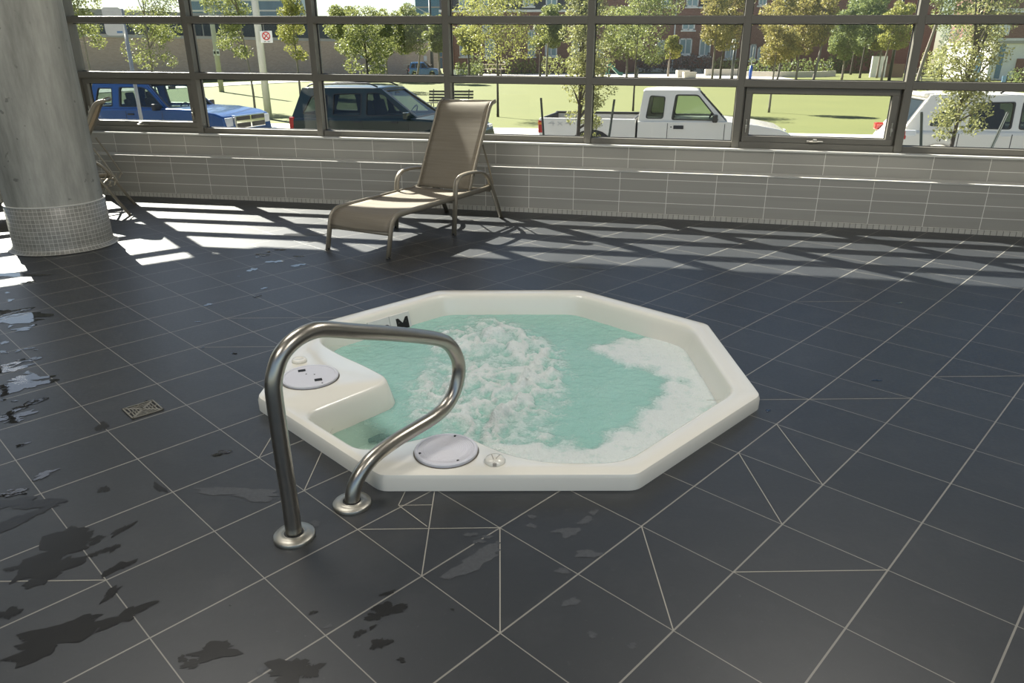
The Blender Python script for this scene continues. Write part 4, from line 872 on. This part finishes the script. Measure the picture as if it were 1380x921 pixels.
ramspec = dict(L=5.7, W=1.92, cab=(1.14, 1.76, 1.95, 4.15, 2.08, 3.50, .90, .76), wheels=(1.2, 4.75), seat=3.05, gaps=(2.05, 3.0, 4.0),
    body=[(1.96, .42), (1.96, 1.17), (4.15, 1.20), (4.8, 1.18), (5.4, 1.10), (5.62, 1.02), (5.68, .70), (5.7, .48), (5.5, .38), (5.25, .38)] + arch(4.75, .46, .38) + [(4.2, .38)],
    bed=[('bed_side', [(0, .6), (0, 1.2), (1.95, 1.2), (1.95, .42)] + arch(1.2, .44, .42) + [(.1, .45)], -.96, -.86, 0), ('bed_side', [(0, .6), (0, 1.2), (1.95, 1.2), (1.95, .42)] + arch(1.2, .44, .42) + [(.1, .45)], .86, .96, 0), ('tailgate', [(0, .6), (.07, .6), (.07, 1.2), (0, 1.2)], -.86, .86, 0), ('bed_liner', [(.07, .55), (1.95, .55), (1.95, .62), (.07, .62)], -.86, .86, 1)],
    win=[[(2.10, 1.22), (2.60, 1.22), (2.60, 1.64), (2.2, 1.64)], [(2.80, 1.22), (4.0, 1.22), (3.60, 1.60), (3.46, 1.66), (2.80, 1.66)]], side_glass=M_cgl,
    extra=[('grille', (5.60, 5.72, -.62, .62, .72, 1.04), M_chrome), ('headlight', (5.52, 5.66, -.93, -.64, .74, 1.0), M_clear), ('headlight', (5.52, 5.66, .64, .93, .74, 1.0), M_clear), ('front_bumper', (5.6, 5.85, -.94, .94, .44, .66), M_chrome), ('door_handle', (3.05, 3.22, -.98, -.955, 1.04, 1.08), M_trimb)])
ram = car('blue crew cab pickup truck at the left, its chrome grille facing right', 'pickup_truck', 'truck', 298, 15.3, False, ramspec, BLUE)
bm = B(); gr_ = []
for q_ in ((-.58, -.04, .75, .86), (.04, .58, .75, .86), (-.58, -.04, .92, 1.01), (.04, .58, .92, 1.01)): bm = B(); box(bm, 5.715, 5.73, *q_); obj('grille_opening', bm, M_trimb, ram)
# a small blue car far away by the brick wall
far = copy_tree(suv); far['label'] = 'small distant blue car parked before the right end of the brick wall'; far.name = 'distant_car'; del far['group']
pf = qpos(553, 70); far.location = (pf.x, pf.y, pf.z + .04); far.scale = (.62, .72, .8); far.rotation_euler = (0, 0, R(-8))
for ch in far.children:
    if ch.name.split('.')[0] in ('body', 'roof', 'side_frame', 'front_frame', 'rear_frame'): ch.data = ch.data.copy(); ch.data.materials[0] = FARBLUE

# ---- buildings
def brick_mat(name, a, b, mortar, sc):
    s = NT(name).set(rough=.9); br = s.n('TexBrick', iScale=sc, iMortar_Size=.012, iRow_Height=.25, iBrick_Width=.75); br.inputs[1].default_value = (*a, 1); br.inputs[2].default_value = (*b, 1); br.inputs[3].default_value = (*mortar, 1)
    tc = s.n('TexCoord').outputs['Object']; x = s.n('SeparateXYZ'); s.l(tc, x.inputs[0]); cb = s.n('CombineXYZ'); s.l(s.math('ADD', x.outputs[0], x.outputs[1]), cb.inputs[0]); s.l(x.outputs[2], cb.inputs[1]); s.l(cb.outputs[0], br.inputs[0])
    s.l(s.mix(s.math('MULTIPLY', s.noise(.5, 4), .35), br.outputs[0], tuple(c * .7 for c in a)), s.b.inputs['Base Color']); return s.m
M_br1 = brick_mat('buff brown brick', (.60, .44, .32), (.70, .53, .39), (.46, .38, .31), 3.); M_br2 = brick_mat('red brick', (.20, .095, .075), (.26, .13, .105), (.26, .19, .16), 3.)
M_band = mat('dark window band', (.035, .045, .07), .2, var=.3, scale=.6); M_conc2 = mat('pale concrete', (.52, .49, .43), .8, var=.08, scale=1); M_fascia = mat('grey fascia', (.34, .33, .31), .7)
M_bwin = mat('far window glass', (.22, .32, .36), .08, var=.3, scale=.8); M_wframe = mat('white window frame', (.72, .71, .68), .5); M_roofd = mat('dark slate cladding', (.055, .05, .06), .8, var=.2)
A_, C_ = aty(60, 90, 60), aty(592, 90, 88); A_.z = C_.z = 0
bd = thing('brick_building', 'long low buff brick building with a dark window band at the left', 'building', (A_.x, A_.y, 0), math.atan2((C_ - A_).y, (C_ - A_).x)); BL = (C_ - A_).length
bm = B(); box(bm, -14, BL, 0, 12, -.2, 3.55); obj('brick_wall', bm, M_br1, bd)
bm = B(); box(bm, -14.05, BL + .05, -.08, 12, 3.30, 3.52); obj('coping', bm, M_conc2, bd)
bm = B(); box(bm, -14, BL - .1, .12, 12, 3.55, 4.9); bo = obj('window_band', bm, M_band, bd)
for k in range(19): bm = B(); box(bm, -13 + k * (BL + 13) / 18.3, -12.9 + k * (BL + 13) / 18.3, .06, .16, 3.55, 4.9); obj('band_mullion', bm, M_fascia, bd)
bm = B(); box(bm, -14.5, BL + .5, -.7, 12.4, 4.9, 5.35); obj('roof_slab', bm, M_fascia, bd)
for px_ in (452.5, 565): p = aty(px_, 70, 70); bm = B(); x_ = (px_ - 60) / 532 * BL; boxc(bm, (x_, -.04, 2.0 if px_ < 500 else 1.7), (.42, .08, .55)); obj('wall_plaque', bm, M_wframe, bd, bevel=.01)
# blue glass tower and grey block behind
def slab(label, u0, u1, y, vtop, m, name, floors=8, wframe=None, z1=None):
    a, b = aty(u0, 80, y), aty(u1, 80, y); h = aty((u0 + u1) / 2, vtop, y).z if z1 is None else z1; t = thing(name, label, 'building', ((a.x + b.x) / 2, y, 0)); hw = (b.x - a.x) / 2
    bm = B(); box(bm, -hw, hw, 0, 9, -.5, h); obj('facade', bm, m, t)
    bm = B(); box(bm, -hw - .1, hw + .1, -.1, 9.1, h, h + .4); obj('parapet', bm, M_fascia, t)
    for k in range(1, floors): bm = B(); z = h * k / floors; box(bm, -hw, hw, -.06, .02, z, z + .22); obj('floor_band', bm, wframe or M_fascia, t)
    return t
M_teal = mat('blue glass cladding', (.05, .16, .26), .12, var=.25, scale=.4); M_bgl = mat('pale blue curtain glass', (.16, .24, .32), .1, var=.4, scale=.5)
slab('dark blue glass tower peeping over the trees at the top', 563, 598, 130, -60, M_teal, 'glass_tower', 9)
slab('pale blue glazed block behind the left trees', 268, 414, 120, -70, M_bgl, 'glazed_block', 12, M_wframe)
# red brick apartment block
ap = thing('apartment_building', 'red brick apartment block with white windows beyond the plaza', 'building', (0, 92, 0)); XP = lambda u: (u - 690) / FPX * (92 * .9313 + .6)
def fz(v): return aty(800, v, 92).z
x0, x1 = XP(598), XP(1252)
bm = B(); box(bm, x0, x1, 0, 14, -.5, 13); obj('brick_wall', bm, M_br2, ap)
bm = B(); box(bm, x0 - .1, XP(806), -.25, 3, fz(13), fz(-28)); obj('dark_upper_storey', bm, M_roofd, ap)
bm = B(); box(bm, x0 - .2, XP(808), -.4, .1, fz(16.2), fz(13)); obj('white_ledge', bm, M_wframe, ap)
bm = B(); box(bm, XP(936), XP(966), -.2, .2, fz(9), fz(-16)); obj('dark_bay', bm, M_roofd, ap); bm = B(); box(bm, XP(935), XP(985), -.35, .1, fz(12), fz(9.5)); obj('white_ledge', bm, M_wframe, ap)
for u in (905.5, 1033): bm = B(); box(bm, XP(u - .7), XP(u + .7), -.2, .05, 0, 13); obj('downpipe', bm, M_wframe, ap)
for (u0, u1, v0, v1, dp) in ((622, 636, -12, 9.5, .3), (648, 661, -12, 12, .3), (705, 720, -12, 8.5, .3), (735, 750, -12, 8.5, .3), (621, 637, 32, 76, 0), (652, 664, 30, 44, 0), (655, 668, 52, 78, 0), (712, 722, 40, 76, 0), (735, 751, 52, 76, 0), (831, 841, 30, 44, 0), (886, 898, -8, 10, 0), (918, 934, -8, 9.5, 0), (915, 932, 30, 41, 0), (913, 930, 52, 74, 0), (940, 955, 52, 76, 0), (884, 894, 54, 74, 0), (1012, 1023, -10, 8, 0), (1046, 1056, -10, 8, 0), (975, 990, 60, 80, 0), (1008, 1016, 60, 82, 0), (1018, 1030, 64, 80, 0), (1120, 1130, 28, 44, 0), (800, 812, 54, 76, 0), (770, 782, 54, 76, 0)):
    y = -dp - .06; xa, xb, za, zb_ = XP(u0), XP(u1), fz(v1), fz(v0); t_ = .14; bm = B()
    for q_ in ((xa, xb, za, za + t_), (xa, xb, zb_ - t_, zb_), (xa, xa + t_, za, zb_), (xb - t_, xb, za, zb_), ((xa + xb) / 2 - .06, (xa + xb) / 2 + .06, za, zb_)): box(bm, q_[0], q_[1], y, y + .1, q_[2], q_[3])
    f_ = obj('window_frame', bm, M_wframe, ap); bm = B(); box(bm, xa + .03, xb - .03, y + .04, y + .07, za, zb_); obj('pane', bm, M_bwin, f_); bm = B(); box(bm, xa - .12, xb + .12, y - .08, y + .1, za - .16, za); obj('sill', bm, M_wframe, f_)
# white building and banners at the far right
wb = thing('white_building', 'white flat fronted building with a blue stripe at the far right', 'building', aty(1352, 90, 58)); wb.location.z = 0
bm = B(); box(bm, -1.1, 6, 0, 6, 0, 2.55); obj('wall', bm, M_wframe, wb); bm = B(); box(bm, -.55, -.15, -.04, .02, .1, 2.5); obj('blue_stripe', bm, M_teal, wb); bm = B(); box(bm, .9, 6, -.1, .05, .0, 1.5); obj('brick_base', bm, M_br2, wb); bm = B(); box(bm, -1.2, 6.1, -.15, 6.1, 2.55, 2.75); obj('roof_edge', bm, M_fascia, wb)
ub = thing('brick_house', 'tall red brick house with pale bands at the far right', 'building', aty(1345, 90, 75)); ub.location.z = 0
bm = B(); box(bm, -2.0, 9, 0, 6, 0, 12); obj('brick_wall', bm, M_br2, ub)
for z in (3.0, 5.6): bm = B(); box(bm, -2.1, 9, -.1, .1, z, z + .35); obj('pale_band', bm, M_wframe, ub)
bm = B(); box(bm, -1.6, .2, -.2, .05, 3.6, 5.3); obj('window_panel', bm, M_wframe, ub)
for u, v0, v1, yy, wd, lb in ((1313, 70, 110, 45, .32, 'narrow pale blue banner behind the right staked tree'), (1352, 101, 112, 40, .22, 'short pale blue banner low at the right of the staked tree')):
    p = aty(u, v1, yy); g_z = gz(p.x, p.y); h = aty(u, v0, yy).z - g_z; t = thing('banner', lb, 'banner', (p.x, p.y, g_z), 0); bm = B(); tube(bm, [(wd * .6, 0, 0), (wd * .6, 0, h)], .03, 6); obj('pole', bm, M_stake, t); bm = B(); boxc(bm, (0, 0, max(h * .55, h - .9)), (wd, .02, min(h * .8, 1.5))); obj('cloth', bm, mat('pale blue cloth', (.30, .46, .68), .8), t)
ws = thing('white_screen', 'white screen wall standing among the yellow trees at the right', 'screen', qpos(1186, 68)); bm = B(); box(bm, -.75, .55, 0, .2, 0, 1.75); obj('panel', bm, M_wframe, ws); bm = B(); box(bm, .56, 2.2, .05, .2, 0, 1.1); obj('side_panel', bm, mat('brown boards', (.16, .11, .08), .8), ws)

# ---- street and park furniture
M_pole = mat('grey concrete pole', (.50, .50, .46), .8, var=.1, scale=3); M_galv = mat('galvanised post', (.42, .43, .43), .5, .5); M_dkpost = mat('dark green post', (.035, .045, .045), .5); M_sgn = mat('sign face white', (.80, .80, .76), .5); M_redp = mat('sign red', (.62, .05, .04), .5); M_woodp = mat('pale picnic boards', (.62, .52, .40), .8, var=.15, scale=10); M_iron = mat('dark iron', (.05, .05, .05), .6); M_slat = mat('dark bench slats', (.06, .055, .045), .6)
up = thing('utility_pole', 'thick pale concrete utility pole with a small square sign at the left', 'pole', gnd(362.5, 161)); yp = up.location.y; pm = yp / FPX
bm = B(); tube(bm, [(0, 0, -.1), (0, 0, 9)], [4.6 * pm, 3.8 * pm], 20); obj('shaft', bm, M_pole, up, smooth=True)
z_ = aty(352, 50, yp).z - up.location.z; x_ = aty(361.5, 50, yp).x - up.location.x
bm = B(); boxc(bm, (x_, -.22, z_), (15 * pm, .02, 13.5 * pm)); pl = obj('sign_plate', bm, M_sgn, up, bevel=.015, segs=3)
bm = B(); r_ = 4.4 * pm; tube(bm, [(x_ + r_ * math.cos(a), -.235, z_ + .03 + r_ * math.sin(a)) for a in np.linspace(0, 2 * PI, 24, endpoint=False)], .018, 6, closed=True); tube(bm, [(x_ - r_ * .7, -.235, z_ + .03 + r_ * .7), (x_ + r_ * .7, -.235, z_ + .03 - r_ * .7)], .016, 6); tube(bm, [(x_ - r_ * .7, -.235, z_ + .03 - r_ * .7), (x_ + r_ * .7, -.235, z_ + .03 + r_ * .7)], .016, 6); obj('prohibition_symbol', bm, M_redp, pl)
bm = B(); tube(bm, [(x_ - .10, -.235, z_ - 5.3 * pm), (x_ - .02, -.235, z_ - 5.3 * pm)], .010, 5); tube(bm, [(x_ + .03, -.235, z_ - 5.3 * pm), (x_ + .11, -.235, z_ - 5.3 * pm)], .010, 5); obj('arrow_mark', bm, M_iron, pl)
lp2 = thing('light_pole', 'slim pale street light pole with a little white plate, left of the utility pole', 'pole', gnd(299, 124)); pm = lp2.location.y / FPX
bm = B(); tube(bm, [(0, 0, -.1), (0, 0, 9)], [3.2 * pm, 2.2 * pm], 16); obj('shaft', bm, M_pole, lp2, smooth=True)
bm = B(); boxc(bm, (.05, -.12, aty(290, 71, lp2.location.y).z - lp2.location.z), (8 * pm, .03, 7 * pm)); pl2 = obj('number_plate', bm, M_sgn, lp2, bevel=.01)
for s_ in (-1, 1): bm = B(); boxc(bm, (.05 + s_ * 2 * pm, -.14, aty(290, 71, lp2.location.y).z - lp2.location.z), (2.4 * pm, .02, 3 * pm)); obj('dark_figure', bm, M_iron, pl2)
yq = 12.6; bs = thing('sign_post', 'thin post with a blank rounded sign plate before the blue pickup', 'street sign', (aty(193, 175, yq).x, yq, -.78)); pm = yq / FPX
zt_ = aty(175, 12, yq).z + .78; bm = B(); tube(bm, [(0, 0, 0), (0, 0, zt_)], .030, 10); obj('post', bm, M_galv, bs, smooth=True)
a = aty(152.5, 10, yq) - bs.location; b = aty(173, 48, yq) - bs.location; cxs = -.14
bm = B(); prism(bm, [tuple(p) for p in fillet_closed([V2(cxs - .15, b.z), V2(cxs + .15, b.z), V2(cxs + .15, a.z), V2(cxs - .15, a.z)], .06, 5)], -.055, -.045); obj('sign_plate', bm, M_sgn, bs)
bm = B(); boxc(bm, (cxs + .08, -.058, b.z + .05), (.09, .004, .03)); obj('blue_mark', bm, mat('blue print', (.15, .30, .55), .5), bs)
def lamp_post(label, u, vb, vt, y, m, head):
    p = qpos(u, y) if vb is None else gnd(u, vb); t = thing('lamp_post', label, 'lamp post', p); h = aty(u, vt, p.y).z - p.z; pm = p.y / FPX
    bm = B(); tube(bm, [(0, 0, 0), (0, 0, h)], [2.0 * pm, 1.5 * pm], 12); obj('post', bm, m, t, smooth=True)
    if head: bm = B(); boxc(bm, (0, 0, h + .1), (8 * pm, 5 * pm, 4.5 * pm)); obj('lamp_head', bm, M_sgn, t, bevel=.05); bm = B(); boxc(bm, (1.8 * pm, -2.6 * pm, h + .1), (3 * pm, .03, 3 * pm)); obj('lens', bm, M_iron, t)
    return t
lamp_post('dark lamp post with a white lamp head at the right of the plaza', 986, 106.5, 57, None, M_dkpost, True)
lamp_post('thick dark post among the yellow trees at the right', 1198, 108.5, -20, None, M_dkpost, False)
t = lamp_post('dark street lamp column at the right end of the brick building', 583, 102, -2, None, M_dkpost, False)
bm = B(); tube(bm, [(0, 0, 5.9), (-.6, 0, 6.1), (-2.2, 0, 6.9)], .05, 6); obj('arm', bm, M_pole, t)
t = thing('bollard', 'bright blue post standing at the left of the low curved wall', 'post', gnd(1010.5, 107)); pm = t.location.y / FPX; bm = B(); tube(bm, [(0, 0, 0), (0, 0, 16 * pm)], 1.9 * pm, 10); obj('blue_sleeve', bm, mat('bright blue plastic', (.02, .12, .55), .4), t, smooth=True); bm = B(); tube(bm, [(0, 0, 16 * pm), (.05, 0, 38 * pm)], .6 * pm, 8); obj('rod', bm, M_galv, t)
t = thing('trash_bin', 'dark green litter bin on the plaza right of the slide', 'bin', gnd(857.5, 105.8)); pm = t.location.y / FPX; bm = B(); lathe(bm, [(2 * pm, 0), (2.3 * pm, 10 * pm), (2.4 * pm, 11 * pm), (2.0 * pm, 13.5 * pm), (.0005, 13.8 * pm)], 20); obj('body', bm, M_dkpost, t, smooth=True); bm = B(); boxc(bm, (0, -2.3 * pm, 11 * pm), (2 * pm, .03, 1.4 * pm)); obj('opening', bm, M_iron, t)
def planter(label, u0, u1, vb, h_px, m, group=None):
    p = gnd((u0 + u1) / 2, vb); pm = p.y / FPX; w_ = (u1 - u0) * pm; h = h_px * pm; t = thing('concrete_planter', label, 'planter', p, 0, group)
    bm = B(); v = box(bm, -w_ / 2, w_ / 2, 0, w_ * .8, 0, h)
    for q in v[:4]: q.co.x *= .9; q.co.y = w_ * .4 + (q.co.y - w_ * .4) * .9
    obj('tub', bm, m, t, bevel=.04); bm = B(); box(bm, -w_ / 2 * .92, w_ / 2 * .92, w_ * .05, w_ * .75, h - .02, h + .015); obj('soil', bm, M_bed, t)
planter('wide concrete planter on the plaza, the left of a pair', 913, 929, 105, 9, M_conc2, 'plaza planters'); planter('concrete planter on the plaza, the right of a pair', 922, 938, 106.2, 8, M_conc2, 'plaza planters')
planter('long greenish concrete trough at the left end of the plaza', 612, 644, 103.2, 8, mat('greenish concrete', (.34, .40, .35), .8))
def low_wall(label, pts, h, m=None, th=.4):
    P_ = [gnd(*p) for p in pts]; c = sum(P_, Vector()) / len(P_); bm = B(); rows = []
    for p in P_: q = p - c; rows.append([bm.verts.new((q.x, q.y + dy, q.z + dz)) for dy, dz in ((0, -.3), (0, h), (th, h), (th, -.3))])
    for a, b in zip(rows, rows[1:]):
        for k in range(4): bm.faces.new((a[k], a[(k + 1) % 4], b[(k + 1) % 4], b[k]))
    bm.faces.new(rows[0]); bm.faces.new(rows[-1][::-1]); t = obj('low_wall', bm, m or M_conc2, bevel=.02); t.location = c; tag(t, label, 'wall', 'low concrete garden walls')
low_wall('low pale concrete wall left of the near staked tree on the plaza', ((724, 94.5), (760, 94.5), (800, 95)), .36)
low_wall('low pale concrete wall under the purple hedge', ((800, 95.8), (880, 97), (950, 98)), .42); low_wall('low pale concrete wall right of the lamp post', ((950, 102.5), (985, 102.5), (1002, 102)), .62)
low_wall('low curved concrete wall on the lawn below the golden trees', ((1006, 103.5), (1040, 104.3), (1075, 104.5), (1105, 104), (1126, 102.8)), .48)
def picnic(label, u, v, wpx, m, leg, group='picnic tables'):
    p = gnd(u, v); pm = p.y / FPX; L = wpx * pm; k = L / 1.9; t = thing('picnic_table', label, 'picnic table', p, R(-6), group)
    bm = B()
    for j in range(4): box(bm, -L / 2, L / 2, (-.36 + j * .185) * k, (-.20 + j * .185) * k, .70 * k, .745 * k)
    obj('tabletop', bm, m, t)
    for sg in (-1, 1): bm = B(); box(bm, -L / 2, L / 2, (sg * .70 - .13) * k, (sg * .70 + .13) * k, .42 * k, .46 * k); obj('seat', bm, m, t)
    for sg in (-1, 1):
        x = sg * L * .34; bm = B(); tube(bm, [(x, -.62 * k, 0), (x, -.2 * k, .70 * k)], .045 * k, 6); tube(bm, [(x, .62 * k, 0), (x, .2 * k, .70 * k)], .045 * k, 6); tube(bm, [(x, -.78 * k, .40 * k), (x, .78 * k, .40 * k)], .04 * k, 6); obj('leg_frame', bm, leg, t)
picnic('pale picnic table on the grass before the brick wall', 564, 102.2, 34, M_woodp, M_iron); picnic('pale picnic table in the middle, left of the near staked tree', 661, 102.6, 36, M_woodp, M_iron); picnic('dark picnic table on the grass at the right', 1250, 108.5, 36, M_slat, M_iron)
for u, v, lb in ((690, 98.6, 'tiny bench on the plaza, left one'), (708, 98.6, 'tiny bench on the plaza, right one')):
    p = gnd(u, v); t = thing('plaza_bench', lb, 'bench', p, 0, 'tiny plaza benches'); bm = B(); box(bm, -.6, .6, -.2, .2, .42, .5); obj('seat', bm, M_iron, t)
    for sg in (-1, 1): bm = B(); box(bm, sg * .45 - .06, sg * .45 + .06, -.15, .15, 0, .42); obj('leg', bm, M_iron, t)
p = gnd(607, 153); pm = p.y / FPX; L = 58 * pm; bn = thing('park_bench', 'dark slatted park bench on the lawn edge behind the lounger', 'bench', p, R(-8))
for j in range(4): bm = B(); boxc(bm, (0, .20 + j * .03, .50 + j * .12), (L, .03, .075), 0, R(-14)); obj('back_slat', bm, M_slat, bn)
for j in range(3): bm = B(); boxc(bm, (0, -.22 + j * .14, .43), (L, .10, .03)); obj('seat_slat', bm, M_slat, bn)
for sg in (-1, 1):
    x = sg * L * .40; bm = B(); tube(bm, [(x, -.26, 0), (x, -.22, .42), (x, .15, .42), (x, .32, .95)], .022, 6); tube(bm, [(x, .15, .42), (x, .30, 0)], .022, 6); obj('leg', bm, M_iron, bn)
p = gnd(829, 104); pm = p.y / FPX; sl = thing('playground_slide', 'dark green playground slide at the back of the plaza', 'slide', p); M_grn = mat('green slide plastic', (.02, .14, .11), .4)
bm = B(); pts = [(-9 * pm, 13 * pm), (-7 * pm, 12.6 * pm), (4 * pm, 2.2 * pm), (9 * pm, 1.6 * pm)]
for (xa, za), (xb, zb_) in zip(pts, pts[1:]): prism(bm, [(xa, za), (xb, zb_), (xb, zb_ + .1), (xa, za + .1)], -.3, .3); prism(bm, [(xa, za), (xb, zb_), (xb, zb_ + .3), (xa, za + .3)], -.36, -.3); prism(bm, [(xa, za), (xb, zb_), (xb, zb_ + .3), (xa, za + .3)], .3, .36)
obj('chute', bm, M_grn, sl); bm = B(); box(bm, -12 * pm, -8.5 * pm, -.4, .4, 12 * pm, 13 * pm); obj('deck', bm, M_woodp, sl)
for x in (-12, -8.7): bm = B(); tube(bm, [(x * pm, -.35, 0), (x * pm, -.35, 22 * pm)], .05, 6); obj('post', bm, M_grn, sl)
bm = B(); box(bm, -12 * pm, -8.7 * pm, .3, .36, 14 * pm, 21 * pm); obj('back_panel', bm, mat('tan panel', (.45, .30, .20), .7), sl)
